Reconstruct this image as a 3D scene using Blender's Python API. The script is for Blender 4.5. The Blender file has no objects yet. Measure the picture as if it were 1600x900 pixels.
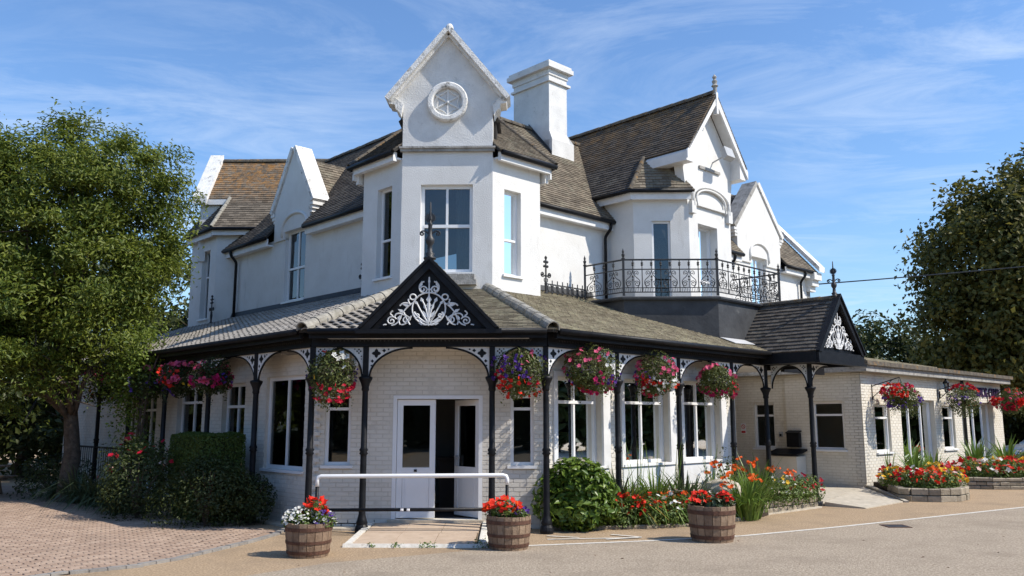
import bpy, math, random
import numpy as np
from mathutils import Vector as V, Matrix

rng = np.random.default_rng(11)
random.seed(11)
S = bpy.context.scene
COL = S.collection
q = math.sqrt(.5)

# ------------------------------------------------------------ camera, sky, sun, exposure
cam = bpy.data.cameras.new('camera')
camo = bpy.data.objects.new('camera', cam)
COL.objects.link(camo)
camo.location = (0, 0, 1.8)
cam.sensor_width = 36.0
cam.lens = 36.0 * 1320.0 / 1600.0
cam.clip_end = 2000
camo.rotation_euler = (math.radians(90) + math.atan(208.0 / 1320.0), 0, math.radians(1.25))
S.camera = camo
S.render.resolution_x, S.render.resolution_y = 1024, 576

SUN = V((1.0, -0.29, 1.05)).normalized()
ELEV = math.asin(SUN.z)
ROT = math.atan2(SUN.x, SUN.y)
W = bpy.data.worlds.new('World')
S.world = W
W.use_nodes = True
nt = W.node_tree
nt.nodes.clear()
out = nt.nodes.new('ShaderNodeOutputWorld')
bg = nt.nodes.new('ShaderNodeBackground')
sky = nt.nodes.new('ShaderNodeTexSky')
sky.sky_type = 'NISHITA'
sky.sun_disc = False
sky.sun_elevation = ELEV
sky.sun_rotation = ROT
sky.altitude = 0
sky.air_density = 1.25
sky.dust_density = 0.35
sky.ozone_density = 3.2
bg.inputs[1].default_value = 0.125
# thin cirrus drawn out across the whole dome
tc = nt.nodes.new('ShaderNodeTexCoord')
sep = nt.nodes.new('ShaderNodeSeparateXYZ')
nt.links.new(tc.outputs['Generated'], sep.inputs[0])
zc = nt.nodes.new('ShaderNodeMath'); zc.operation = 'MAXIMUM'; zc.inputs[1].default_value = 0.06
nt.links.new(sep.outputs[2], zc.inputs[0])
dx = nt.nodes.new('ShaderNodeMath'); dx.operation = 'DIVIDE'
dy = nt.nodes.new('ShaderNodeMath'); dy.operation = 'DIVIDE'
nt.links.new(sep.outputs[0], dx.inputs[0]); nt.links.new(zc.outputs[0], dx.inputs[1])
nt.links.new(sep.outputs[1], dy.inputs[0]); nt.links.new(zc.outputs[0], dy.inputs[1])
cmb = nt.nodes.new('ShaderNodeCombineXYZ')
nt.links.new(dx.outputs[0], cmb.inputs[0]); nt.links.new(dy.outputs[0], cmb.inputs[1])
def wnoise(scale, rot, loc, sx, sy, detail, rough, dist):
    mp = nt.nodes.new('ShaderNodeMapping')
    mp.inputs['Location'].default_value = loc
    mp.inputs['Rotation'].default_value = (0, 0, rot)
    mp.inputs['Scale'].default_value = (sx, sy, 1)
    nt.links.new(cmb.outputs[0], mp.inputs[0])
    n = nt.nodes.new('ShaderNodeTexNoise')
    n.inputs['Scale'].default_value = scale
    n.inputs['Detail'].default_value = detail
    n.inputs['Roughness'].default_value = rough
    n.inputs['Distortion'].default_value = dist
    nt.links.new(mp.outputs[0], n.inputs['Vector'])
    return n
n1 = wnoise(1.25, -0.55, (1.3, 0.4, 0), 0.75, 1.35, 11, 0.68, 1.1)
n2 = wnoise(0.42, -0.4, (3.1, 1.7, 0), 0.8, 1.3, 4, 0.55, 0.3)
r1 = nt.nodes.new('ShaderNodeMapRange'); r1.inputs[1].default_value = 0.43; r1.inputs[2].default_value = 0.80
r2 = nt.nodes.new('ShaderNodeMapRange'); r2.inputs[1].default_value = 0.36; r2.inputs[2].default_value = 0.66
nt.links.new(n1.outputs[0], r1.inputs[0]); nt.links.new(n2.outputs[0], r2.inputs[0])
mu = nt.nodes.new('ShaderNodeMath'); mu.operation = 'MULTIPLY'
nt.links.new(r1.outputs[0], mu.inputs[0]); nt.links.new(r2.outputs[0], mu.inputs[1])
mu2 = nt.nodes.new('ShaderNodeMath'); mu2.operation = 'MULTIPLY'; mu2.inputs[1].default_value = 0.72
nt.links.new(mu.outputs[0], mu2.inputs[0])
mx = nt.nodes.new('ShaderNodeMixRGB')
mx.inputs[2].default_value = (6.0, 6.9, 8.2, 1)
nt.links.new(mu2.outputs[0], mx.inputs[0])
tint = nt.nodes.new('ShaderNodeMixRGB'); tint.blend_type = 'MULTIPLY'; tint.inputs[0].default_value = 1
tint.inputs[2].default_value = (0.90, 1.09, 1.33, 1)
nt.links.new(sky.outputs[0], tint.inputs[1])
nt.links.new(tint.outputs[0], mx.inputs[1])
nt.links.new(mx.outputs[0], bg.inputs[0])
nt.links.new(bg.outputs[0], out.inputs[0])

sl = bpy.data.lights.new('sun', 'SUN')
sl.energy = 4.9
sl.angle = math.radians(0.53)
sl.color = (1.0, 0.925, 0.81)
slo = bpy.data.objects.new('sun', sl)
slo.rotation_euler = SUN.to_track_quat('Z', 'Y').to_euler()
slo.location = (20, -6, 25)
COL.objects.link(slo)

S.view_settings.view_transform = 'Standard'
S.view_settings.look = 'None'
S.view_settings.exposure = 0.2
S.view_settings.gamma = 1.0
S.view_settings.use_curve_mapping = False
S.render.engine = 'CYCLES'
S.cycles.max_bounces = 6
S.cycles.transparent_max_bounces = 8

# ------------------------------------------------------------ materials
MATS = {}
def mat(name, c1, c2=None, scale=6.0, rough=0.8, bump=0.0, bscale=60.0, metal=0.0, spec=0.35,
        rnd=0.0, c3=None, s3=1.5, t3=(0.55, 0.7), transl=0.0, detail=6, zmask=None, streak=None):
    """two-tone noise colour (+ optional third tone as blotches), per-piece random value, bump"""
    m = bpy.data.materials.new(name)
    m.use_nodes = True
    t = m.node_tree
    N, L = t.nodes, t.links
    b = N['Principled BSDF']
    b.inputs['Roughness'].default_value = rough
    b.inputs['Metallic'].default_value = metal
    b.inputs['Specular IOR Level'].default_value = spec
    geo = N.new('ShaderNodeNewGeometry')
    col = None
    if c2 is None:
        c2 = c1
    n = N.new('ShaderNodeTexNoise')
    n.inputs['Scale'].default_value = scale
    n.inputs['Detail'].default_value = detail
    n.inputs['Roughness'].default_value = 0.62
    L.new(geo.outputs['Position'], n.inputs['Vector'])
    r = N.new('ShaderNodeMapRange'); r.inputs[1].default_value = 0.35; r.inputs[2].default_value = 0.65
    L.new(n.outputs[0], r.inputs[0])
    mixv = N.new('ShaderNodeMixRGB')
    mixv.inputs[1].default_value = (*c1, 1); mixv.inputs[2].default_value = (*c2, 1)
    fac = r.outputs[0]
    if rnd > 0:
        at = N.new('ShaderNodeAttribute'); at.attribute_name = 'rnd'
        oi = N.new('ShaderNodeObjectInfo')
        ad = N.new('ShaderNodeMath'); ad.operation = 'ADD'
        L.new(at.outputs['Fac'], ad.inputs[0]); L.new(oi.outputs['Random'], ad.inputs[1])
        fr = N.new('ShaderNodeMath'); fr.operation = 'FRACT'; L.new(ad.outputs[0], fr.inputs[0])
        mm = N.new('ShaderNodeMix'); mm.inputs[0].default_value = rnd
        L.new(r.outputs[0], mm.inputs[2]); L.new(fr.outputs[0], mm.inputs[3])
        fac = mm.outputs[0]
    L.new(fac, mixv.inputs[0])
    col = mixv.outputs[0]
    if c3 is not None:
        n3 = N.new('ShaderNodeTexNoise'); n3.inputs['Scale'].default_value = s3; n3.inputs['Detail'].default_value = 9
        n3.inputs['Roughness'].default_value = 0.7
        if streak:
            mp = N.new('ShaderNodeMapping'); mp.inputs['Scale'].default_value = streak
            L.new(geo.outputs['Position'], mp.inputs[0]); L.new(mp.outputs[0], n3.inputs['Vector'])
        else:
            L.new(geo.outputs['Position'], n3.inputs['Vector'])
        r3 = N.new('ShaderNodeMapRange'); r3.inputs[1].default_value = t3[0]; r3.inputs[2].default_value = t3[1]
        L.new(n3.outputs[0], r3.inputs[0])
        rfac = r3.outputs[0]
        if zmask:
            sx = N.new('ShaderNodeSeparateXYZ'); L.new(geo.outputs['Position'], sx.inputs[0])
            rz = N.new('ShaderNodeMapRange'); rz.inputs[1].default_value = zmask[0]; rz.inputs[2].default_value = zmask[1]
            L.new(sx.outputs[2], rz.inputs[0])
            mz = N.new('ShaderNodeMath'); mz.operation = 'MULTIPLY'; L.new(r3.outputs[0], mz.inputs[0]); L.new(rz.outputs[0], mz.inputs[1])
            rfac = mz.outputs[0]
        m3 = N.new('ShaderNodeMixRGB'); m3.inputs[2].default_value = (*c3, 1)
        L.new(rfac, m3.inputs[0]); L.new(col, m3.inputs[1])
        col = m3.outputs[0]
    L.new(col, b.inputs['Base Color'])
    if bump > 0:
        nb = N.new('ShaderNodeTexNoise'); nb.inputs['Scale'].default_value = bscale; nb.inputs['Detail'].default_value = 5
        L.new(geo.outputs['Position'], nb.inputs['Vector'])
        bp = N.new('ShaderNodeBump'); bp.inputs['Strength'].default_value = bump; bp.inputs['Distance'].default_value = 0.02
        L.new(nb.outputs[0], bp.inputs['Height']); L.new(bp.outputs[0], b.inputs['Normal'])
    if transl > 0:
        tr = N.new('ShaderNodeBsdfTranslucent'); L.new(col, tr.inputs[0])
        ms = N.new('ShaderNodeMixShader'); ms.inputs[0].default_value = transl
        L.new(b.outputs[0], ms.inputs[1]); L.new(tr.outputs[0], ms.inputs[2])
        L.new(ms.outputs[0], N['Material Output'].inputs[0])
    MATS[name] = m
    return m

mat('stucco', (0.64, 0.63, 0.605), (0.71, 0.705, 0.685), 1.6, 0.85, 0.35, 45, c3=(0.45, 0.43, 0.395), s3=3.0, t3=(0.58, 0.86), streak=(1.6, 1.6, .45))
mat('stucco_weathered', (0.60, 0.595, 0.58), (0.70, 0.695, 0.68), 3.0, 0.9, 0.4, 35, c3=(0.30, 0.29, 0.27), s3=5.0, t3=(0.60, 0.78))
mat('coping', (0.66, 0.65, 0.62), (0.80, 0.79, 0.77), 5.0, 0.9, 0.6, 35, c3=(0.20, 0.19, 0.17), s3=6.5, t3=(0.54, 0.68))
mat('coping_grey', (0.26, 0.25, 0.23), (0.40, 0.385, 0.36), 5.0, 0.9, 0.6, 35, c3=(0.10, 0.095, 0.085), s3=6.5, t3=(0.52, 0.72))
mat('paint_brick', (0.64, 0.60, 0.525), (0.72, 0.68, 0.61), 2.5, 0.7, 0.2, 70, rnd=0.5, c3=(0.44, 0.405, 0.35), s3=3.2, t3=(0.56, 0.82))
mat('paint_mortar', (0.56, 0.52, 0.45), (0.65, 0.61, 0.54), 3.0, 0.85, 0.2, 70)
mat('cream_brick', (0.66, 0.615, 0.525), (0.76, 0.715, 0.625), 2.5, 0.7, 0.2, 70, rnd=0.45, c3=(0.46, 0.41, 0.33), s3=3.2, t3=(0.56, 0.82))
mat('cream_mortar', (0.56, 0.51, 0.415), (0.64, 0.59, 0.49), 3.0, 0.85, 0.2, 70)
mat('trim_white', (0.78, 0.785, 0.79), (0.82, 0.82, 0.82), 3.0, 0.35, spec=0.5)
mat('fascia_white', (0.66, 0.66, 0.65), (0.76, 0.76, 0.755), 4.0, 0.6, 0.1, 50, c3=(0.42, 0.40, 0.37), s3=3, t3=(0.62, 0.8))
mat('black_paint', (0.006, 0.0065, 0.008), (0.013, 0.0135, 0.016), 9.0, 0.45, 0.15, 60, spec=0.2, c3=(0.035, 0.034, 0.033), s3=12, t3=(0.66, 0.8))
mat('iron_grey', (0.012, 0.013, 0.015), (0.03, 0.03, 0.032), 9.0, 0.5, 0.2, 60, spec=0.5, c3=(0.11, 0.07, 0.045), s3=9, t3=(0.63, 0.75))
mat('white_iron', (0.60, 0.61, 0.61), (0.74, 0.745, 0.74), 9.0, 0.6, 0.2, 60, c3=(0.32, 0.29, 0.25), s3=12, t3=(0.62, 0.78))
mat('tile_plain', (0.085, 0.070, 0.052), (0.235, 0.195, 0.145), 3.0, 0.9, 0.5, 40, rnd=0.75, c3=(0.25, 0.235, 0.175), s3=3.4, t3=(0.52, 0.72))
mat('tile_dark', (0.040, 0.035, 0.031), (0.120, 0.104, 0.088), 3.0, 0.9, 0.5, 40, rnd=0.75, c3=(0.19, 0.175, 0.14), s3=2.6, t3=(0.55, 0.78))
mat('tile_canopy', (0.14, 0.118, 0.080), (0.31, 0.27, 0.195), 3.0, 0.9, 0.5, 40, rnd=0.7, c3=(0.37, 0.345, 0.235), s3=3.4, t3=(0.48, 0.72))
mat('tile_wave', (0.19, 0.172, 0.15), (0.34, 0.315, 0.28), 3.0, 0.92, 0.5, 40, rnd=0.7, c3=(0.12, 0.11, 0.09), s3=3.0, t3=(0.55, 0.75))
mat('tile_lichen', (0.075, 0.062, 0.048), (0.215, 0.18, 0.14), 3.5, 0.9, 0.5, 40, rnd=0.8, c3=(0.36, 0.18, 0.055), s3=7.5, t3=(0.42, 0.66), zmask=(8.15, 9.0))
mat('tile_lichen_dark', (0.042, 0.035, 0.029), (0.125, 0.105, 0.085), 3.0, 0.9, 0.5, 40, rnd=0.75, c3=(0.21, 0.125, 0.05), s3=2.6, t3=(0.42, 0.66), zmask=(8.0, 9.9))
mat('underlay', (0.022, 0.02, 0.018), (0.04, 0.036, 0.032), 4.0, 0.95)
mat('ridge_clay', (0.22, 0.205, 0.175), (0.38, 0.36, 0.31), 7.0, 0.92, 0.6, 40, c3=(0.12, 0.12, 0.08), s3=6, t3=(0.55, 0.75))
mat('ridge_dark', (0.07, 0.06, 0.05), (0.15, 0.13, 0.10), 7.0, 0.92, 0.6, 40, c3=(0.30, 0.16, 0.04), s3=5, t3=(0.55, 0.72))
mat('lead', (0.032, 0.034, 0.038), (0.058, 0.061, 0.066), 2.0, 0.6, 0.3, 12, c3=(0.15, 0.15, 0.15), s3=2.5, t3=(0.6, 0.8))
mat('flashing', (0.42, 0.43, 0.44), (0.56, 0.56, 0.56), 3.0, 0.6, 0.2, 30)
mat('interior', (0.20, 0.19, 0.17), (0.26, 0.24, 0.22), 1.0, 0.9)
mat('interior_floor', (0.08, 0.06, 0.05), (0.12, 0.09, 0.07), 1.0, 0.9)
mat('curtain', (0.70, 0.70, 0.68), (0.78, 0.77, 0.75), 3.0, 0.9, transl=0.3)
mat('curtain_teal', (0.02, 0.22, 0.22), (0.03, 0.28, 0.27), 3.0, 0.9, transl=0.2)
mat('blind', (0.22, 0.19, 0.12), (0.32, 0.29, 0.2), 3.0, 0.8)
mat('asphalt', (0.235, 0.185, 0.130), (0.545, 0.45, 0.34), 34.0, 0.92, 0.9, 90, c3=(0.25, 0.20, 0.145), s3=.8, t3=(0.48, 0.80), detail=10)
mat('forecourt', (0.25, 0.168, 0.098), (0.58, 0.43, 0.275), 36.0, 0.92, 0.9, 90, c3=(0.27, 0.20, 0.13), s3=1.0, t3=(0.48, 0.80), detail=10)
mat('ground', (0.05, 0.055, 0.025), (0.09, 0.09, 0.045), 3.0, 0.95)
mat('line_white', (0.56, 0.53, 0.46), (0.72, 0.69, 0.62), 12.0, 0.8, 0.3, 80, c3=(0.36, 0.29, 0.21), s3=9, t3=(0.56, 0.70))
mat('paver', (0.29, 0.20, 0.145), (0.46, 0.34, 0.255), 9.0, 0.9, 0.6, 90, rnd=0.75, c3=(0.30, 0.22, 0.165), s3=1.3, t3=(0.52, 0.72))
mat('joint_sand', (0.13, 0.095, 0.06), (0.20, 0.15, 0.10), 30.0, 0.95, 0.3, 90)
mat('kerb_stone', (0.20, 0.185, 0.17), (0.32, 0.30, 0.27), 14.0, 0.92, 0.5, 60, rnd=0.5)
mat('slab', (0.42, 0.315, 0.225), (0.54, 0.42, 0.31), 5.0, 0.85, 0.3, 60, rnd=0.4, c3=(0.30, 0.23, 0.17), s3=4, t3=(0.58, 0.75))
mat('concrete', (0.42, 0.37, 0.29), (0.55, 0.49, 0.395), 8.0, 0.9, 0.4, 60, c3=(0.28, 0.245, 0.195), s3=3, t3=(0.55, 0.75))
mat('stone', (0.22, 0.185, 0.135), (0.42, 0.36, 0.275), 7.0, 0.92, 0.8, 30, rnd=0.6, c3=(0.11, 0.105, 0.07), s3=5, t3=(0.55, 0.72))
mat('soil', (0.035, 0.024, 0.016), (0.07, 0.05, 0.035), 20.0, 0.98, 0.8, 50)
mat('oak', (0.165, 0.105, 0.068), (0.34, 0.245, 0.165), 14.0, 0.85, 0.5, 60, rnd=0.6, c3=(0.10, 0.065, 0.045), s3=6, t3=(0.52, 0.72), streak=(3, 3, .5))
mat('rust_hoop', (0.085, 0.045, 0.032), (0.15, 0.075, 0.05), 14.0, 0.7, 0.4, 60, metal=0.3)
mat('bark', (0.06, 0.045, 0.033), (0.13, 0.10, 0.075), 9.0, 0.95, 0.9, 25)
mat('plastic_grey', (0.35, 0.36, 0.37), (0.42, 0.43, 0.44), 5.0, 0.5)
mat('car_paint', (0.33, 0.36, 0.40), (0.36, 0.39, 0.43), 5.0, 0.25, metal=0.4, spec=0.6)
mat('car_glass', (0.012, 0.014, 0.017), None, 5.0, 0.06, spec=0.8)
mat('rubber', (0.015, 0.015, 0.015), None, 5.0, 0.8)
mat('lamp_red', (0.35, 0.015, 0.01), None, 5.0, 0.3)
mat('sign_red', (0.55, 0.02, 0.02), None, 5.0, 0.5)
mat('sign_purple', (0.045, 0.022, 0.075), (0.06, 0.03, 0.09), 5.0, 0.45)
mat('basket_liner', (0.03, 0.025, 0.015), (0.06, 0.045, 0.025), 20.0, 0.95)
# foliage
def leafmat(n, a, b, tr=0.28, rough=0.5, spec=0.35):
    mat(n, a, b, 1.2, rough, rnd=0.7, transl=tr, spec=spec)
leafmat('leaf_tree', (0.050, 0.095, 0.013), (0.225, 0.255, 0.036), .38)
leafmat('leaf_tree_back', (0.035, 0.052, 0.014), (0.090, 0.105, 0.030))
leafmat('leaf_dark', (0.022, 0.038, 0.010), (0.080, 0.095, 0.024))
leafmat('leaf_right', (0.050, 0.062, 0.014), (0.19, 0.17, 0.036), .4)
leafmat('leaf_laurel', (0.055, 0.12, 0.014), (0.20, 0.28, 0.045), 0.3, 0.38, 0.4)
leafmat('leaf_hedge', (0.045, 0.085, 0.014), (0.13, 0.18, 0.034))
leafmat('leaf_bed', (0.05, 0.10, 0.018), (0.18, 0.24, 0.05))
leafmat('leaf_basket', (0.045, 0.065, 0.015), (0.15, 0.17, 0.045))
leafmat('blade', (0.06, 0.13, 0.02), (0.22, 0.31, 0.055), 0.25, 0.4)
leafmat('blade_dark', (0.035, 0.060, 0.024), (0.11, 0.14, 0.06), 0.2, 0.4)
leafmat('blade_yellow', (0.22, 0.17, 0.03), (0.38, 0.26, 0.05), 0.25, 0.5)
leafmat('vine', (0.05, 0.085, 0.012), (0.20, 0.26, 0.035))
for n, a, b in (('red', (0.62, 0.018, 0.012), (0.80, 0.05, 0.022)), ('crimson', (0.40, 0.008, 0.025), (0.60, 0.015, 0.05)),
                ('pink', (0.62, 0.06, 0.17), (0.74, 0.17, 0.28)), ('magenta', (0.36, 0.010, 0.085), (0.58, 0.025, 0.15)),
                ('purple', (0.075, 0.03, 0.22), (0.16, 0.07, 0.36)), ('white', (0.75, 0.74, 0.68), (0.82, 0.82, 0.78)),
                ('yellow', (0.75, 0.38, 0.02), (0.82, 0.55, 0.04)), ('orange', (0.72, 0.07, 0.010), (0.82, 0.17, 0.015)),
                ('palepink', (0.70, 0.42, 0.38), (0.78, 0.58, 0.52))):
    mat('petal_' + n, a, b, 8.0, 0.6, rnd=0.6, transl=0.25, spec=0.2)

def glass_mat():
    m = bpy.data.materials.new('glass'); m.use_nodes = True
    t = m.node_tree; N, L = t.nodes, t.links
    N.clear()
    o = N.new('ShaderNodeOutputMaterial')
    tr = N.new('ShaderNodeBsdfTransparent'); tr.inputs[0].default_value = (0.52, 0.56, 0.57, 1)
    gl = N.new('ShaderNodeBsdfGlossy'); gl.inputs['Roughness'].default_value = 0.015
    gl.inputs[0].default_value = (0.9, 0.93, 0.95, 1)
    geo = N.new('ShaderNodeNewGeometry')
    nb = N.new('ShaderNodeTexNoise'); nb.inputs['Scale'].default_value = 1.3; nb.inputs['Detail'].default_value = 1
    L.new(geo.outputs['Position'], nb.inputs['Vector'])
    bp = N.new('ShaderNodeBump'); bp.inputs['Strength'].default_value = 0.05; bp.inputs['Distance'].default_value = 0.05
    L.new(nb.outputs[0], bp.inputs['Height']); L.new(bp.outputs[0], gl.inputs['Normal'])
    fr = N.new('ShaderNodeFresnel'); fr.inputs[0].default_value = 1.5
    ad = N.new('ShaderNodeMath'); ad.operation = 'MULTIPLY_ADD'; ad.inputs[1].default_value = 1.2; ad.inputs[2].default_value = 0.03
    L.new(fr.outputs[0], ad.inputs[0])
    ms = N.new('ShaderNodeMixShader')
    L.new(ad.outputs[0], ms.inputs[0]); L.new(tr.outputs[0], ms.inputs[1]); L.new(gl.outputs[0], ms.inputs[2])
    L.new(ms.outputs[0], o.inputs[0])
    MATS['glass'] = m
glass_mat()

# ------------------------------------------------------------ helpers
def woff(o):
    v = V((0, 0, 0))
    while o is not None:
        v += o.location
        o = o.parent
    return v

def tag(o, label=None, cat=None, group=None, kind=None):
    if label: o['label'] = label
    if cat: o['category'] = cat
    if group: o['group'] = group
    if kind: o['kind'] = kind
    return o

def thing(name, label, cat, loc=(0, 0, 0), group=None):
    o = bpy.data.objects.new(name, None)
    o.empty_display_size = 0.2
    COL.objects.link(o)
    o.location = loc
    return tag(o, label, cat, group)

def linkmesh(name, me, parent=None):
    o = bpy.data.objects.new(name, me)
    COL.objects.link(o)
    if parent is not None:
        o.parent = parent
    return o

class Fr:
    """wall frame: a along the wall, b outward, c up"""
    def __init__(s, o, u, n):
        s.o = V((o[0], o[1], o[2] if len(o) > 2 else 0)); s.u = V((u[0], u[1], 0)).normalized(); s.n = V((n[0], n[1], 0)).normalized()
    def P(s, a, b, c):
        return s.o + s.u * a + s.n * b + V((0, 0, c))
Ld = V((-q, q, 0)); Rd = V((q, q, 0)); Xd = V((1, 0, 0)); Yd = V((0, 1, 0)); Zd = V((0, 0, 1))
nL = V((-q, -q, 0)); nR = V((q, -q, 0)); nF = V((0, -1, 0))
AX = Fr((0, 0, 0), (1, 0), (0, 1))

class MB:
    def __init__(s):
        s.v = []; s.f = []; s.mi = []; s.r = []; s.cur = 0
    def add(s, pts, faces, rnd=0.0):
        k = len(s.v)
        s.v.extend([tuple(p) for p in pts])
        for f in faces:
            s.f.append([k + i for i in f]); s.mi.append(s.cur); s.r.append(rnd)
    def hexa(s, p, rnd=0.0):
        s.add(p, [(0, 3, 2, 1), (4, 5, 6, 7), (0, 1, 5, 4), (1, 2, 6, 5), (2, 3, 7, 6), (3, 0, 4, 7)], rnd)
    def box(s, fr, a0, a1, b0, b1, c0, c1, rnd=0.0):
        P = fr.P
        s.hexa([P(a0, b0, c0), P(a1, b0, c0), P(a1, b1, c0), P(a0, b1, c0), P(a0, b0, c1), P(a1, b0, c1), P(a1, b1, c1), P(a0, b1, c1)], rnd)
    def prism(s, pts, vec, rnd=0.0):
        n = len(pts); vec = V(vec)
        P = [V(p) for p in pts] + [V(p) + vec for p in pts]
        s.add(P, [tuple(range(n))[::-1], tuple(range(n, 2 * n))] + [(i, (i + 1) % n, n + (i + 1) % n, n + i) for i in range(n)], rnd)
    def tube(s, path, r, n=6, closed=False, caps=True, flat=None):
        path = [V(p) for p in path]
        m = len(path)
        if m < 2: return
        rs = r if isinstance(r, (list, tuple)) else [r] * m
        T = []
        for i in range(m):
            if closed: t = path[(i + 1) % m] - path[i - 1]
            elif i == 0: t = path[1] - path[0]
            elif i == m - 1: t = path[-1] - path[-2]
            else: t = path[i + 1] - path[i - 1]
            T.append(t.normalized() if t.length > 1e-9 else V((0, 0, 1)))
        ref = V((0, 0, 1)) if abs(T[0].z) < 0.9 else V((1, 0, 0))
        A = T[0].cross(ref).normalized()
        k = len(s.v)
        for i in range(m):
            A = (A - T[i] * A.dot(T[i]))
            A = A.normalized() if A.length > 1e-6 else T[i].orthogonal().normalized()
            B = T[i].cross(A)
            for j in range(n):
                w = 2 * math.pi * (j + .5) / n
                s.v.append(tuple(path[i] + (A * math.cos(w) + B * math.sin(w)) * rs[i]))
        segs = m if closed else m - 1
        for i in range(segs):
            i2 = (i + 1) % m
            for j in range(n):
                j2 = (j + 1) % n
                s.f.append([k + i * n + j, k + i * n + j2, k + i2 * n + j2, k + i2 * n + j]); s.mi.append(s.cur); s.r.append(0)
        if caps and not closed:
            s.f.append([k + j for j in range(n)][::-1]); s.mi.append(s.cur); s.r.append(0)
            s.f.append([k + (m - 1) * n + j for j in range(n)]); s.mi.append(s.cur); s.r.append(0)
    def lathe(s, prof, c, n=14, axis=None):
        c = V(c)
        k = len(s.v); m = len(prof)
        for (r, z) in prof:
            for j in range(n):
                w = 2 * math.pi * (j + .5) / n
                s.v.append((c.x + r * math.cos(w), c.y + r * math.sin(w), c.z + z))
        for i in range(m - 1):
            for j in range(n):
                j2 = (j + 1) % n
                s.f.append([k + i * n + j, k + i * n + j2, k + (i + 1) * n + j2, k + (i + 1) * n + j]); s.mi.append(s.cur); s.r.append(0)
        s.f.append([k + j for j in range(n)][::-1]); s.mi.append(s.cur); s.r.append(0)
        s.f.append([k + (m - 1) * n + j for j in range(n)]); s.mi.append(s.cur); s.r.append(0)
    def build(s, name, mats, parent=None, smooth=False, attr=True):
        off = woff(parent)
        me = bpy.data.meshes.new(name)
        if off.length > 0:
            me.from_pydata([(a - off.x, b - off.y, c - off.z) for a, b, c in s.v], [], s.f)
        else:
            me.from_pydata(s.v, [], s.f)
        if isinstance(mats, str): mats = [mats]
        for m in mats: me.materials.append(MATS[m])
        if len(mats) > 1: me.polygons.foreach_set('material_index', s.mi)
        if attr and any(s.r):
            at = me.attributes.new('rnd', 'FLOAT', 'FACE')
            at.data.foreach_set('value', s.r)
        if smooth:
            me.polygons.foreach_set('use_smooth', [True] * len(s.f))
        me.update()
        return linkmesh(name, me, parent)

def one(name, m, parent, fn, smooth=False):
    b = MB(); fn(b)
    return b.build(name, m, parent, smooth)

# ---- polygon clipping in 2D (convex clip polygon, counter-clockwise)
def clip(poly, cl):
    outp = poly
    n = len(cl)
    for i in range(n):
        a, b = cl[i], cl[(i + 1) % n]
        ex, ey = b[0] - a[0], b[1] - a[1]
        inp, outp = outp, []
        if not inp: return []
        for j in range(len(inp)):
            p, r = inp[j], inp[(j + 1) % len(inp)]
            dp = ex * (p[1] - a[1]) - ey * (p[0] - a[0])
            dr = ex * (r[1] - a[1]) - ey * (r[0] - a[0])
            if dp >= 0: outp.append(p)
            if (dp >= 0) != (dr >= 0):
                t = dp / (dp - dr)
                outp.append((p[0] + (r[0] - p[0]) * t, p[1] + (r[1] - p[1]) * t))
    return outp

def area2(p):
    return .5 * sum(p[i][0] * p[(i + 1) % len(p)][1] - p[(i + 1) % len(p)][0] * p[i][1] for i in range(len(p)))

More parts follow.
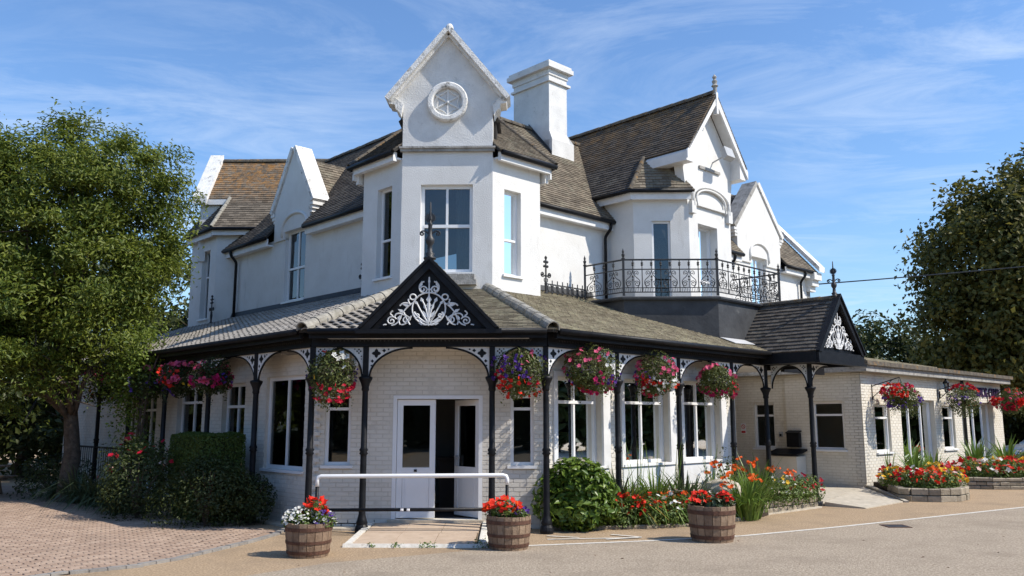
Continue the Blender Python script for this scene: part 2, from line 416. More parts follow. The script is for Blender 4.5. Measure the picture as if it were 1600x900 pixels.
TILE_COUNT = {}
def tile_roof(parent, poly, material, tw=0.166, gauge=0.1, th=0.024, wave=False, nind=0, base=True, rough=0.009):
    """lay overlapping tiles on a convex planar roof face; the first nind full tiles nearest the camera are objects"""
    poly = [V(p) for p in poly]
    nrm = V((0, 0, 0))
    for i in range(len(poly)):
        a, b = poly[i], poly[(i + 1) % len(poly)]
        nrm += a.cross(b)
    nrm.normalize()
    if nrm.z < 0:
        nrm = -nrm; poly = poly[::-1]
    up = (V((0, 0, 1)) - nrm * nrm.z).normalized()
    u = up.cross(nrm).normalized()
    o = min(poly, key=lambda p: p.z).copy()
    P2 = [((p - o).dot(u), (p - o).dot(up)) for p in poly]
    if area2(P2) < 0: P2 = P2[::-1]
    umin = min(p[0] for p in P2); umax = max(p[0] for p in P2)
    vmax = max(p[1] for p in P2)
    if base:
        b = MB(); b.prism([p - nrm * 0.004 for p in poly], -nrm * 0.05)
        b.build('roof_boarding', 'underlay', parent)
    full = []; mb = MB()
    rows = int(vmax / gauge) + 1
    for j in range(rows):
        v0 = j * gauge - 0.02; v1 = v0 + gauge + 0.03
        x = umin - random.random() * 0.02 - (tw * .5 if j % 2 else 0) - tw
        while x < umax:
            g = 0.003
            rect = [(x + g, v0 + random.uniform(-rough, rough)), (x + tw - g, v0 + random.uniform(-rough, rough)), (x + tw - g, v1), (x + g, v1)]
            x += tw
            rv = random.random()
            if wave:
                cx, cy = (rect[0][0] + rect[1][0]) / 2, (v0 + v1) / 2
                cl = clip(rect, P2)
                if len(cl) < 3 or abs(area2(cl)) < .35 * tw * gauge: continue
                full.append((rect, rv)); continue
            cl = clip(rect, P2)
            if len(cl) < 3 or abs(area2(cl)) < 0.0006: continue
            isfull = abs(abs(area2(cl)) - abs(area2(rect))) < 1e-5
            if isfull: full.append((rect, rv))
            else:
                lift = random.uniform(0, 0.003)
                top = [o + u * a + up * c + nrm * (th + lift) * (1 - 0.85 * min(1, max(0, (c - v0) / (v1 - v0)))) for a, c in cl]
                bot = [o + u * a + up * c - nrm * 0.006 for a, c in cl]
                n = len(cl)
                mb.add(top + bot, [tuple(range(n))] + [(i, n + i, n + (i + 1) % n, (i + 1) % n) for i in range(n)], rv)
    def tilegeo(rect, lift):
        (a0, c0), (a1, c0b), (a2, c1), (a3, _) = rect
        if not wave:
            pts = [(a0, c0, th + lift), (a1, c0b, th + lift), (a2, c1, th * .15 + lift), (a3, c1, th * .15 + lift),
                   (a0, c0, -.006), (a1, c0b, -.006), (a2, c1, -.006), (a3, c1, -.006)]
            fc = [(0, 1, 2, 3), (0, 4, 5, 1), (1, 5, 6, 2), (3, 7, 4, 0)]
        else:
            K = 8; pts = []; fc = []
            for i in range(K + 1):
                t = i / K
                w = 0.016 * math.sin(t * 2 * math.pi * 1.0 - 0.6)
                aa = a0 + (a1 - a0) * t
                pts += [(aa, c0, th + w + lift), (aa, c1, th * .15 + w + lift), (aa, c0, th + w - .02 + lift)]
            for i in range(K):
                fc += [(3 * i, 3 * i + 3, 3 * i + 4, 3 * i + 1), (3 * i + 2, 3 * i + 5, 3 * i + 3, 3 * i)]
        return pts, fc
    if nind > 0 and full:
        full.sort(key=lambda f: (o + u * f[0][0][0] + up * f[0][0][1] - V((0, 0, 1.8))).length)
        ind, full = full[:nind], full[nind:]
        r0 = [(0, 0), (tw - .006, 0), (tw - .006, gauge + .03), (0, gauge + .03)]
        pts, fc = tilegeo(r0, 0)
        me = bpy.data.meshes.new('tile')
        me.from_pydata(pts, [], fc); me.materials.append(MATS[material]); me.update()
        M3 = Matrix((u, up, nrm)).transposed().to_4x4()
        off = woff(parent)
        for rect, rv in ind:
            t = linkmesh('tile', me, parent)
            p = o + u * rect[0][0] + up * rect[0][1] + nrm * random.uniform(0, .003) - off
            t.matrix_local = Matrix.Translation(p) @ M3 @ Matrix.Rotation(random.uniform(-.012, .012), 4, 'Z')
    for rect, rv in full:
        lift = random.uniform(0, 0.004)
        pts, fc = tilegeo(rect, lift)
        mb.add([o + u * a + up * c + nrm * h for a, c, h in pts], fc, rv)
    if mb.v:
        t = mb.build('tile_courses', material, parent)
        t['kind'] = 'stuff'
    return o, u, up, nrm

def ridge_tiles(parent, p0, p1, r=0.09, ln=0.42, material='ridge_dark', lift=0.02, gapv=0.012):
    p0 = V(p0); p1 = V(p1)
    d = p1 - p0; L = d.length; d.normalize()
    side = d.cross(Zd).normalized(); upv = side.cross(d).normalized()
    n = max(1, int(round(L / ln)))
    off = woff(parent)
    def geo(l):
        pts = []; fc = []; K = 8
        for e, (t, rr) in enumerate(((0, r * 1.06), (l - gapv, r * .97))):
            for i in range(K + 1):
                w = math.pi * (i / K * 1.14 - .07)
                pts.append((t, rr * math.cos(w), rr * math.sin(w)))
            for i in range(K + 1):
                w = math.pi * (i / K * 1.14 - .07)
                pts.append((t, (rr - .018) * math.cos(w), (rr - .018) * math.sin(w)))
        m = 2 * (K + 1)
        for i in range(K):
            fc += [(i, i + 1, m + i + 1, m + i), (K + 1 + i, m + K + 1 + i, m + K + 2 + i, K + 2 + i), (i, K + 1 + i, K + 2 + i, i + 1), (m + i, m + i + 1, m + K + 2 + i, m + K + 1 + i)]
        return pts, fc
    l = L / n
    me = bpy.data.meshes.new('ridge_tile')
    pts, fc = geo(l); me.from_pydata(pts, [], fc); me.materials.append(MATS[material]); me.update()
    M3 = Matrix((d, side, upv)).transposed().to_4x4()
    for i in range(n):
        t = linkmesh('ridge_tile', me, parent)
        t.matrix_local = Matrix.Translation(p0 + d * (l * i) + upv * (lift - r * .45 + random.uniform(-.004, .004)) - off) @ M3 @ Matrix.Rotation(random.uniform(-.02, .02), 4, 'Z')

def wall(parent, fr, a0, a1, c0, c1, ops=(), th=0.25, material='stucco', name='wall', b1=0.0):
    """wall slab with real openings, one mesh"""
    mb = MB()
    xs = sorted({a0, a1, *[o[0] for o in ops], *[o[1] for o in ops]})
    for i in range(len(xs) - 1):
        xa, xb = xs[i], xs[i + 1]
        if xb <= a0 or xa >= a1: continue
        cuts = sorted([(o[2], o[3]) for o in ops if o[0] <= xa + 1e-6 and o[1] >= xb - 1e-6])
        z = c0
        for ca, cb in cuts:
            if ca > z: mb.box(fr, xa, xb, b1 - th, b1, z, ca)
            z = max(z, cb)
        if z < c1: mb.box(fr, xa, xb, b1 - th, b1, z, c1)
    return mb.build(name, material, parent)

def bricks(parent, fr, a0, a1, c0, c1, ops=(), material='paint_brick', nind=0, near=None, proud=0.006, bl=0.225, bh=0.075, mort=0.010):
    lst = []
    row = 0; z = c0
    while z < c1 - 0.02:
        zt = min(z + bh - mort, c1)
        segs = [(a0, a1)]
        for o in ops:
            if o[2] < z + bh * .55 and o[3] > z + bh * .45:
                ns = []
                for s0, s1 in segs:
                    if o[1] <= s0 or o[0] >= s1: ns.append((s0, s1)); continue
                    if o[0] > s0: ns.append((s0, o[0]))
                    if o[1] < s1: ns.append((o[1], s1))
                segs = ns
        for s0, s1 in segs:
            k0 = math.floor((s0 - a0) / bl) - 1
            x = a0 + k0 * bl + (bl * .5 if row % 2 else 0)
            while x < s1:
                xa, xb = max(x, s0), min(x + bl - mort, s1)
                if xb - xa > 0.03: lst.append((xa, xb, z, zt, xa == x and abs(xb - x - bl + mort) < 1e-6 and zt == z + bh - mort))
                x += bl
        row += 1; z += bh
    ind = []
    if nind:
        fl = [b for b in lst if b[4]]
        if near is not None: fl.sort(key=lambda b: (fr.P((b[0] + b[1]) / 2, 0, b[2]) - V(near)).length)
        ind = fl[:nind]; s = set(ind); lst = [b for b in lst if b not in s]
        e = 0.004
        w, h, p = bl - mort, bh - mort, proud
        me = bpy.data.meshes.new('brick')
        me.from_pydata([(0, -.01, 0), (w, -.01, 0), (w, -.01, h), (0, -.01, h), (e, p, e), (w - e, p, e), (w - e, p, h - e), (e, p, h - e)], [],
                       [(4, 7, 6, 5), (0, 4, 5, 1), (1, 5, 6, 2), (2, 6, 7, 3), (3, 7, 4, 0)])
        me.materials.append(MATS[material]); me.update()
        M3 = Matrix((fr.u, fr.n, Zd)).transposed().to_4x4()
        off = woff(parent)
        for b in ind:
            t = linkmesh('brick', me, parent)
            t.matrix_local = Matrix.Translation(fr.P(b[0], random.uniform(-.001, .0015), b[2]) - off) @ M3
    mb = MB()
    for xa, xb, z0, z1, _ in lst:
        e = 0.004; p = proud + random.uniform(-.0015, .002)
        P = fr.P
        mb.add([P(xa, -.01, z0), P(xb, -.01, z0), P(xb, -.01, z1), P(xa, -.01, z1), P(xa + e, p, z0 + e), P(xb - e, p, z0 + e), P(xb - e, p, z1 - e), P(xa + e, p, z1 - e)],
               [(4, 7, 6, 5), (0, 4, 5, 1), (1, 5, 6, 2), (2, 6, 7, 3), (3, 7, 4, 0)], random.random())
    if mb.v:
        o = mb.build('brick_courses', material, parent); o['kind'] = 'stuff'

def window(parent, fr, a0, a1, c0, c1, dep=0.1, fw=0.055, mull=(), trans=(), sill=True, curtain=None, name='window', label=None, sash=0.0, blind=False, mt='trim_white', sillmat=None):
    """frame mesh with mullions and transoms; children: each pane, sill, curtain"""
    mb = MB()
    b0, b1 = -dep - 0.06, -dep
    mb.box(fr, a0, a0 + fw, b0, b1, c0, c1); mb.box(fr, a1 - fw, a1, b0, b1, c0, c1)
    mb.box(fr, a0 + fw, a1 - fw, b0, b1, c0, c0 + fw); mb.box(fr, a0 + fw, a1 - fw, b0, b1, c1 - fw, c1)
    ms = [a0 + (a1 - a0) * m for m in mull]; ts = [c0 + (c1 - c0) * t for t in trans]
    hw = fw * .45
    for t in ts: mb.box(fr, a0 + fw, a1 - fw, b0 + .004, b1 + 0.012, t - hw, t + hw)
    zs = [c0 + fw] + ts + [c1 - fw]
    for m in ms:
        for i in range(len(zs) - 1):
            mb.box(fr, m - hw * .75, m + hw * .75, b0 + .006, b1 - .004, zs[i] + (hw if i else 0), zs[i + 1] - (hw if i < len(zs) - 2 else 0))
    w = mb.build(name, mt, parent)
    if label: w['label'] = label
    xs = [a0 + fw] + ms + [a1 - fw]
    for i in range(len(xs) - 1):
        for j in range(len(zs) - 1):
            p = MB(); p.box(fr, xs[i], xs[i + 1], b0 + .022, b0 + .028, zs[j], zs[j + 1])
            p.build('pane', 'glass', w)
    if sill:
        one('sill', sillmat or mt, w, lambda m: m.box(fr, a0 - .05, a1 + .05, b1, .055, c0 - .05, c0 - .002))
    if curtain:
        for side, wd, cm in curtain:
            n = 12; pts = []
            m = MB()
            x0 = a0 + fw if side < 0 else a1 - fw - wd
            for i in range(n + 1):
                bb = b0 - .09 + .025 * math.sin(i * 2.1)
                xx = x0 + wd * i / n
                tp = wd * .25 * (i / n) * (1 if side < 0 else 0) - wd * .25 * (1 - i / n) * (0 if side < 0 else 1)
                pts += [fr.P(xx - tp * .4, bb, c0 + .02), fr.P(xx, bb, c1 - .02)]
            m.add(pts, [(2 * i, 2 * i + 2, 2 * i + 3, 2 * i + 1) for i in range(n)])
            m.build('curtain', cm, w)
    if blind:
        m = MB(); z = c0 + .06
        while z < c1 - .3:
            m.box(fr, a0 + fw, a1 - fw, b0 - .06, b0 - .045, z, z + .018); z += .035
        bl = m.build('blind', 'blind', w)
    return w

def pipe(name, parent, path, r, material='black_paint', n=8):
    def smoothp(path):
        o = [V(path[0])]
        for i in range(1, len(path) - 1):
            a, b, c = V(path[i - 1]), V(path[i]), V(path[i + 1])
            d1 = min(.06, (a - b).length * .4); d2 = min(.06, (c - b).length * .4)
            o += [b + (a - b).normalized() * d1, b * .5 + (b + (a - b).normalized() * d1) * .25 + (b + (c - b).normalized() * d2) * .25, b + (c - b).normalized() * d2]
        return o + [V(path[-1])]
    return one(name, material, parent, lambda m: m.tube(smoothp(path), r, n), True)

# ---- foliage
def leafmesh(name, pts, size, material, parent, aspect=0.45, nrm=None, jit=0.9, dirs=None, fold=0.25, kind=None):
    """many small folded leaves in one mesh"""
    pts = np.asarray(pts, float)
    N = len(pts)
    sz = size * rng.uniform(0.65, 1.35, N) if np.isscalar(size) else size
    if nrm is None: nrm = rng.normal(size=(N, 3)) + np.array([0, 0, .5])
    else: nrm = np.asarray(nrm) + jit * rng.normal(size=(N, 3))
    nrm /= np.linalg.norm(nrm, axis=1, keepdims=True) + 1e-9
    d = rng.normal(size=(N, 3)) if dirs is None else np.asarray(dirs) + .5 * rng.normal(size=(N, 3))
    d -= nrm * (d * nrm).sum(1, keepdims=True)
    d /= np.linalg.norm(d, axis=1, keepdims=True) + 1e-9
    s = np.cross(nrm, d)
    sz = sz[:, None]
    base = pts - d * sz * .5
    tip = pts + d * sz * .5 - nrm * sz * .12
    l = pts + s * sz * aspect * .5 + nrm * sz * fold * .4
    r = pts - s * sz * aspect * .5 + nrm * sz * fold * .4
    vv = np.stack([base, r, tip, l], 1).reshape(-1, 3)
    off = woff(parent); vv = vv - np.array(off)
    me = bpy.data.meshes.new(name)
    me.vertices.add(4 * N); me.vertices.foreach_set('co', vv.ravel())
    me.loops.add(6 * N); 
    k = np.arange(N)[:, None] * 4
    li = np.concatenate([k, k + 1, k + 2, k, k + 2, k + 3], 1).ravel()
    me.loops.foreach_set('vertex_index', li)
    me.polygons.add(2 * N)
    me.polygons.foreach_set('loop_start', np.arange(0, 6 * N, 3))
    at = me.attributes.new('rnd', 'FLOAT', 'FACE')
    at.data.foreach_set('value', np.repeat(rng.random(N), 2))
    me.materials.append(MATS[material])
    me.update(); me.validate()
    o = linkmesh(name, me, parent)
    if kind: o['kind'] = kind
    return o

def flowermesh(name, pts, size, material, parent, petals=5, up=None):
    """small five-petalled flowers"""
    P = []; Nn = []; D = []; Sz = []
    pts = np.asarray(pts, float)
    for p in pts:
        n = rng.normal(size=3) * .5 + (np.array([0, -.35, .7]) if up is None else np.array(up)); n /= np.linalg.norm(n)
        a = np.cross(n, [0.3, .9, .1]); a /= np.linalg.norm(a); b = np.cross(n, a)
        s = size * rng.uniform(.75, 1.25)
        for i in range(petals):
            w = 2 * math.pi * i / petals + rng.uniform(-.2, .2)
            d = a * math.cos(w) + b * math.sin(w)
            P.append(p + d * s * .42); Nn.append(n - d * .35); D.append(d); Sz.append(s * .95)
    return leafmesh(name, P, np.array(Sz), material, parent, aspect=0.85, nrm=Nn, jit=0.12, dirs=np.array(D) * 4, fold=0.15, kind='stuff')

def ellip(n, c, r, shell=0.5, zmin=None):
    d = rng.normal(size=(n, 3)); d /= np.linalg.norm(d, axis=1, keepdims=True)
    rad = (shell + (1 - shell) * rng.random(n)) ** .6
    p = d * rad[:, None]
    pts = np.array(c) + p * np.array(r)
    if zmin is not None:
        k = pts[:, 2] > zmin; pts, d = pts[k], d[k]
    return pts, d
# ------------------------------------------------------------ the setting: ground, forecourt, road, paving
def sheet(name, pts, z, material, sub=None):
    me = bpy.data.meshes.new(name)
    me.from_pydata([(p[0], p[1], z) for p in pts], [], [tuple(range(len(pts)))])
    me.materials.append(MATS[material]); me.update()
    o = linkmesh(name, me); o['kind'] = 'structure'
    return o
sheet('ground', [(-600, -60), (600, -60), (600, 900), (-600, 900)], -0.03, 'ground')
sheet('forecourt', [(-30, -30), (60, -30), (60, 70), (-30, 70)], 0.0, 'forecourt')
LA, LB = V((-0.6, 12.56, 0)), V((25.0, 28.2, 0))
ld = V((10.35, 5.78, 0)).normalized()
LA = V((0.0, 12.76, 0)); LB = LA + ld * 30
def bend(t):            # the painted edge line: slightly bowed, as in the photograph
    p = {0: (-0.15, 12.72), 1: (1.7, 13.27), 2: (3.34, 13.89), 3: (5.16, 15.0), 4: (7.6, 16.65), 5: (10.4, 18.55), 6: (15, 21.7), 7: (26, 29.2)}
    return V((*p[t], 0))
line_pts = [bend(i) for i in range(8)]
sheet('road', [(-0.15, 12.72), (-2.6, 11.2), (-5.2, 8.0), (-6.5, -30), (60, -30), (60, 52.4)] + [(p.x, p.y) for p in line_pts[:0:-1]], 0.004, 'asphalt')
mb = MB()
for i in range(7):
    a, b = line_pts[i], line_pts[i + 1]
    d = (b - a).normalized(); n = V((-d.y, d.x, 0)) * .045
    mb.add([a - n + Zd * .009, b - n + Zd * .009, b + n + Zd * .009, a + n + Zd * .009], [(0, 1, 2, 3)])
o = mb.build('road_marking', 'line_white'); o['kind'] = 'structure'
# worn arrow painted in front of the laurel
mb = MB()
def strip(pts, w, z=.009):
    for i in range(len(pts) - 1):
        a, b = V((*pts[i], z)), V((*pts[i + 1], z)); d = (b - a).normalized(); n = V((-d.y, d.x, 0)) * w
        mb.add([a - n, b - n, b + n, a + n], [(0, 1, 2, 3)])
strip([(0.25, 13.42), (1.72, 13.66)], .035)
z0 = .0135
strip([(1.15, 13.42), (1.72, 13.66)], .035, .0135); strip([(1.28, 13.98), (1.72, 13.68)], .035, .0135)
strip([(0.25, 13.80), (0.75, 13.60)], .03, .0135)
o = mb.build('painted_arrow', 'line_white'); o['kind'] = 'structure'

# brick paving: rows run with the right wing, short joints with the left wing
kerb = [(-6.6, 8.8), (-5.57, 10.23), (-4.95, 10.75), (-4.62, 11.35), (-4.40, 12.13), (-4.18, 12.95), (-4.05, 13.72), (-4.05, 14.35)]
pav = thing('brick_paving', 'herringbone', 'paving'); del pav['label']; del pav['category']; pav['kind'] = 'structure'
region = kerb + [(-4.9, 14.75), (-14.2, 24.0), (-19, 24.0), (-19, 8.8)]
one('joint_bed', 'joint_sand', pav, lambda m: m.add([(p[0], p[1], 0.012) for p in region], [tuple(range(len(region)))]))
def inside(x, y, poly):
    c = False; n = len(poly); j = n - 1
    for i in range(n):
        xi, yi = poly[i]; xj, yj = poly[j]
        if (yi > y) != (yj > y) and x < (xj - xi) * (y - yi) / (yj - yi) + xi: c = not c
        j = i
    return c
pl, pw = 0.21, 0.105
cand = []
for r in range(-20, 330):
    t = -12 + r * pw            # along Ld
    k = 0
    for k in range(-70, 90):
        s = k * pl + (pl * .5 if r % 2 else 0)
        c = V((-8.0, 10.0, 0)) + Rd * s + Ld * t
        if c.y < 8.9 or c.y > 24 or c.x < -15: continue
        if c.x < -.64 * c.y - .8: continue
        if all(inside(c.x + dx, c.y + dy, region) for dx, dy in ((.1, 0), (-.1, 0), (0, .1), (0, -.1))): cand.append(c)
cand.sort(key=lambda c: c.length)
def paver_geo(j=0):
    e = .007; w, h = pl - .008, pw - .008
    pts = [(-w / 2, -h / 2, 0), (w / 2, -h / 2, 0), (w / 2, h / 2, 0), (-w / 2, h / 2, 0), (-w / 2 + e, -h / 2 + e, .018), (w / 2 - e, -h / 2 + e, .018), (w / 2 - e, h / 2 - e, .018), (-w / 2 + e, h / 2 - e, .018)]
    return pts, [(4, 5, 6, 7), (0, 1, 5, 4), (1, 2, 6, 5), (2, 3, 7, 6), (3, 0, 4, 7)]
pts, fc = paver_geo()
me = bpy.data.meshes.new('paver'); me.from_pydata(pts, [], fc); me.materials.append(MATS['paver']); me.update()
vis = [c for c in cand if c.y > 9.9 and c.x > -.605 * c.y - .3]
ind = set(id(c) for c in vis[:300])
for c in vis[:300]:
    t = linkmesh('paver', me, pav); t.location = (c.x, c.y, .006 + random.uniform(-.002, .002)); t.rotation_euler = (random.uniform(-.006, .006), random.uniform(-.006, .006), math.pi / 4 + random.uniform(-.01, .01))
mb = MB()
for c in cand:
    if id(c) in ind: continue
    dz = .006 + random.uniform(-.002, .002)
    mb.add([c + Rd * p[0] + Ld * p[1] + Zd * (p[2] + dz) for p in pts], fc, random.random())
o = mb.build('pavers', 'paver', pav); o['kind'] = 'stuff'
# grey edging blocks following the curve
def along(poly, step):
    P = [V((*p, 0)) for p in poly]; o = []; acc = 0
    for i in range(len(P) - 1):
        L = (P[i + 1] - P[i]).length; d = (P[i + 1] - P[i]).normalized()
        while acc < L:
            o.append((P[i] + d * acc, d)); acc += step
        acc -= L
    return o
for p, d in along(kerb, .21):
    f = Fr(p, d, (d.y, -d.x))
    one('edging_block', 'kerb_stone', pav, lambda m: m.box(f, .004, .204, -.10, .0, -.01, .034 + random.uniform(-.003, .003)))

# ------------------------------------------------------------ the house
XC = -1.70
house = thing('house', 'white rendered Victorian house with steep tiled gables and a canted corner tower', 'house', (XC, 18, 0))

# ---- ground floor walls of painted brick
GF = Fr((XC - 1.985, 14.75), (1, 0), (0, -1))
GL = Fr((XC - 1.985, 14.75), (-q, q), (-q, -q))
GR = Fr((XC + 1.985, 14.75), (q, q), (q, -q))
opF = [(0.125, 0.575, 1.05, 2.25), (1.305, 2.855, 0.15, 2.24), (3.335, 3.735, 1.05, 2.25)]
opL = [(0.46, 1.89, 0.93, 2.62), (2.75, 3.75, 0.25, 2.55), (4.7, 6.0, 0.8, 2.55), (7.2, 8.4, 0.3, 2.5)]
opR = [(0.24, 1.44, 1.0, 2.58), (2.09, 3.51, 1.0, 2.60), (4.02, 5.37, 1.0, 2.62)]
gw = wall(house, GF, 0, 3.97, 0, 3.25, opF, .24, 'paint_mortar', 'front_wall')
bricks(gw, GF, 0.012, 3.958, 0.012, 3.1, opF, 'paint_brick', 300, (-2.6, 14, .6))
gl = wall(house, GL, 0, 14.0, 0, 3.25, opL, .24, 'paint_mortar', 'side_wall')
bricks(gl, GL, 0.012, 13.9, 0.012, 3.1, opL)
gr = wall(house, GR, 0, 6.0, 0, 3.25, opR, .24, 'paint_mortar', 'side_wall')
bricks(gr, GR, 0.012, 5.99, 0.012, 3.1, opR)
# toothed quoins where the three faces meet
for (fx, sgn, d1) in ((XC - 1.985, -1, GL), (XC + 1.985, 1, GR)):
    mb = MB(); z = .05; k = 0
    while z < 2.9:
        if k % 2 == 0: mb.box(Fr((fx, 14.75), (1, 0), (0, -1)), -.05, .05, -.05, .045, z, z + .066)
        z += .075; k += 1
    mb.build('quoin', 'paint_brick', house)
# return wall of the recess and hidden back walls, floors, rooms
one('return_wall', 'paint_brick', house, lambda m: m.box(Fr(GR.P(6.0, 0, 0), (-q, q), (q, q)), .01, 3.6, -.24, 0, 0, 3.25))
one('rear_wall', 'interior', house, lambda m: (m.box(Fr((-6.2, 27.5), (q, q), (-q, q)), -2, 6, -.2, 0, 0, 6.6), m.box(Fr((4.0, 30.5), (q, -q), (q, q)), -6, 1.5, -.2, 0, 0, 6.4)))
one('light_stop_panel', 'interior', house, lambda m: (m.box(GF, -.6, 4.6, -3.1, -3.0, 0, 3.0), m.box(GL, 2.4, 13, -4.4, -4.3, 0, 6.5), m.box(GR, 2.4, 13, -5.0, -4.9, 0, 6.5)))  # inner panels added to stop light leaking in behind the windows
one('ceiling', 'interior', house, lambda m: (m.box(GF, -.8, 4.8, -3.0, -.26, 3.0, 3.05), m.box(GL, 1.0, 12, -3.2, -.26, 3.0, 3.05), m.box(GR, 1.0, 6, -3.4, -.26, 3.0, 3.05)))
one('floor', 'interior_floor', house, lambda m: (m.box(GF, .25, 3.7, -3.0, .0, .0, .14), ))

# ---- ground floor windows
for o_ in (opF[0], opF[2]):
    window(house, GF, *o_, dep=.05, trans=(.80,), blind=(o_ is opF[2]))
window(house, GL, *opL[0], dep=.06, fw=.07, mull=(.5,), label='white sliding window of two tall panes')
for o_ in opL[1:]:
    window(house, GL, *o_, dep=.1, fw=.06, mull=(.5,), trans=(.8,))
for o_ in opR:
    window(house, GR, *o_, dep=.13, fw=.06, mull=(.5,), trans=(.72,))
    # plain white surround boards with a deep right-hand cheek
    one('surround', 'fascia_white', house, lambda m: (m.box(GR, o_[0] - .10, o_[0] - .002, -.05, .035, o_[2] - .05, o_[3] + .09), m.box(GR, o_[1] + .002, o_[1] + .20, -.05, .05, o_[2] - .05, o_[3] + .09), m.box(GR, o_[0], o_[1], -.05, .035, o_[3] + .002, o_[3] + .09)))
    one('apron_panel', 'fascia_white', house, lambda m: m.box(GR, o_[0] - .06, o_[1] + .16, -.01, .02, .55, o_[2] - .06))

# ---- entrance doors
def leaf_door(parent, fr, w, h, z0, sx=1):
    mb = MB(); s = .095
    mb.box(fr, 0, s, -.06, 0, z0, z0 + h); mb.box(fr, w - s, w, -.06, 0, z0, z0 + h)
    mb.box(fr, s, w - s, -.06, 0, z0, z0 + .10); mb.box(fr, s, w - s, -.06, 0, z0 + h - .10, z0 + h); mb.box(fr, s, w - s, -.06, 0, z0 + .72, z0 + .84)
    d = mb.build('door', 'trim_white', parent)
    one('door_panel', 'trim_white', d, lambda m: (m.box(fr, s + .004, w - s - .004, -.045, -.015, z0 + .104, z0 + .716), m.box(fr, s + .05, w - s - .05, -.016, -.004, z0 + .15, z0 + .67)))
    one('pane', 'glass', d, lambda m: m.box(fr, s, w - s, -.035, -.03, z0 + .84, z0 + h - .10))
    return d
one('door_frame', 'trim_white', house, lambda m: (m.box(GF, 1.305, 1.37, -.14, .012, .15, 2.24), m.box(GF, 2.79, 2.855, -.14, .012, .15, 2.24), m.box(GF, 1.37, 2.79, -.14, .012, 2.18, 2.24)))
d1 = leaf_door(house, Fr(GF.P(1.375, -.05, 0), (1, 0), (0, -1)), .66, 2.0, .17)
one('lock', 'black_paint', d1, lambda m: m.box(Fr(GF.P(1.375, -.05, 0), (1, 0), (0, -1)), .30, .35, -.0, .012, .94, .98))
ang = math.radians(50)
f2 = Fr(GF.P(2.785, -.06, 0), (-math.cos(ang), math.sin(ang)), (-math.sin(ang), -math.cos(ang)))
d2 = leaf_door(house, f2, .72, 2.0, .17)
def hnd(m):
    m.box(f2, .60, .64, .0, .05, 1.02, 1.2); m.box(f2, .50, .64, .045, .06, 1.15, 1.175)
one('door_handle', 'plastic_grey', d2, hnd)
one('threshold', 'concrete', house, lambda m: m.box(GF, 1.25, 2.9, -.2, .10, .0, .148))
# things dimly seen inside
one('reception_counter', 'interior_floor', house, lambda m: (m.box(GF, 1.9, 2.8, -2.4, -2.0, .14, 1.05), m.box(GF, 1.85, 2.85, -2.5, -1.95, 1.05, 1.1)))

# ---- upper tower: front and two canted faces
TW = .935; TY = 16.8
TF = Fr((XC - TW, TY), (1, 0), (0, -1)); TL = Fr((XC - TW, TY), (-q, q), (-q, -q)); TR = Fr((XC + TW, TY), (q, q), (q, -q))
tfo = [(TW - .54, TW + .53, 4.78, 6.61)]
tlo = [(.34, .86, 4.74, 6.66)]; tro = [(.33, .81, 4.77, 6.57)]
wall(house, TF, 0, 2 * TW, 4.0, 7.30, tfo, .25, 'stucco', 'tower_wall')
wall(house, TL, 0, 1.39, 4.0, 7.18, tlo, .25, 'stucco', 'tower_wall')
wall(house, TR, 0, 1.39, 4.0, 7.18, tro, .25, 'stucco', 'tower_wall')
for fr_, s_ in ((TL, -1), (TR, 1)):
    e = fr_.P(1.39, 0, 0); inn = -fr_.n
    one('tower_return_wall', 'stucco', house, lambda m: m.box(Fr(e, inn, fr_.u), .001, 1.2, -.25, 0, 4.0, 7.1))
w = window(house, TF, *tfo[0], dep=.10, fw=.07, mull=(.5,), trans=(.53,), sill=False, curtain=[(1, .30, 'curtain')], label='white sash window under the tower gable')
one('sill', 'coping_grey', w, lambda m: (m.box(TF, TW - .10, TW + .62, .0, .17, 4.50, 4.60), m.box(TF, TW - .06, TW + .58, 0, .14, 4.60, 4.72)))
window(house, TL, *tlo[0], dep=.12, fw=.05, trans=(.42,), curtain=[(-1, .18, 'curtain')])
window(house, TR, *tro[0], dep=.12, fw=.05, trans=(.42,), curtain=[(1, .20, 'curtain_teal')])
one('string_course', 'coping_grey', house, lambda m: (m.box(TF, -.04, 2 * TW + .04, 0, .07, 7.30, 7.36), m.box(TF, -.06, 2 * TW + .06, 0, .10, 7.36, 7.40)))
# fascia boards and gutters of the canted faces
for fr_ in (TL, TR):
    one('fascia', 'fascia_white', house, lambda m: m.box(fr_, .06, 1.56, .10, .19, 7.10, 7.29))
    one('soffit', 'fascia_white', house, lambda m: m.box(fr_, .04, 1.56, .001, .10, 7.14, 7.18))
    one('fascia', 'fascia_white', house, lambda m: m.box(Fr(fr_.P(1.56, .19, 0), -fr_.n, fr_.u), 0, .9, -.04, 0, 6.98, 7.27))
    one('gutter', 'black_paint', house, lambda m: m.tube([fr_.P(.05, .245, 7.26), fr_.P(1.64, .245, 7.26), fr_.P(1.66, -.3, 7.24)], .055, 8), True)

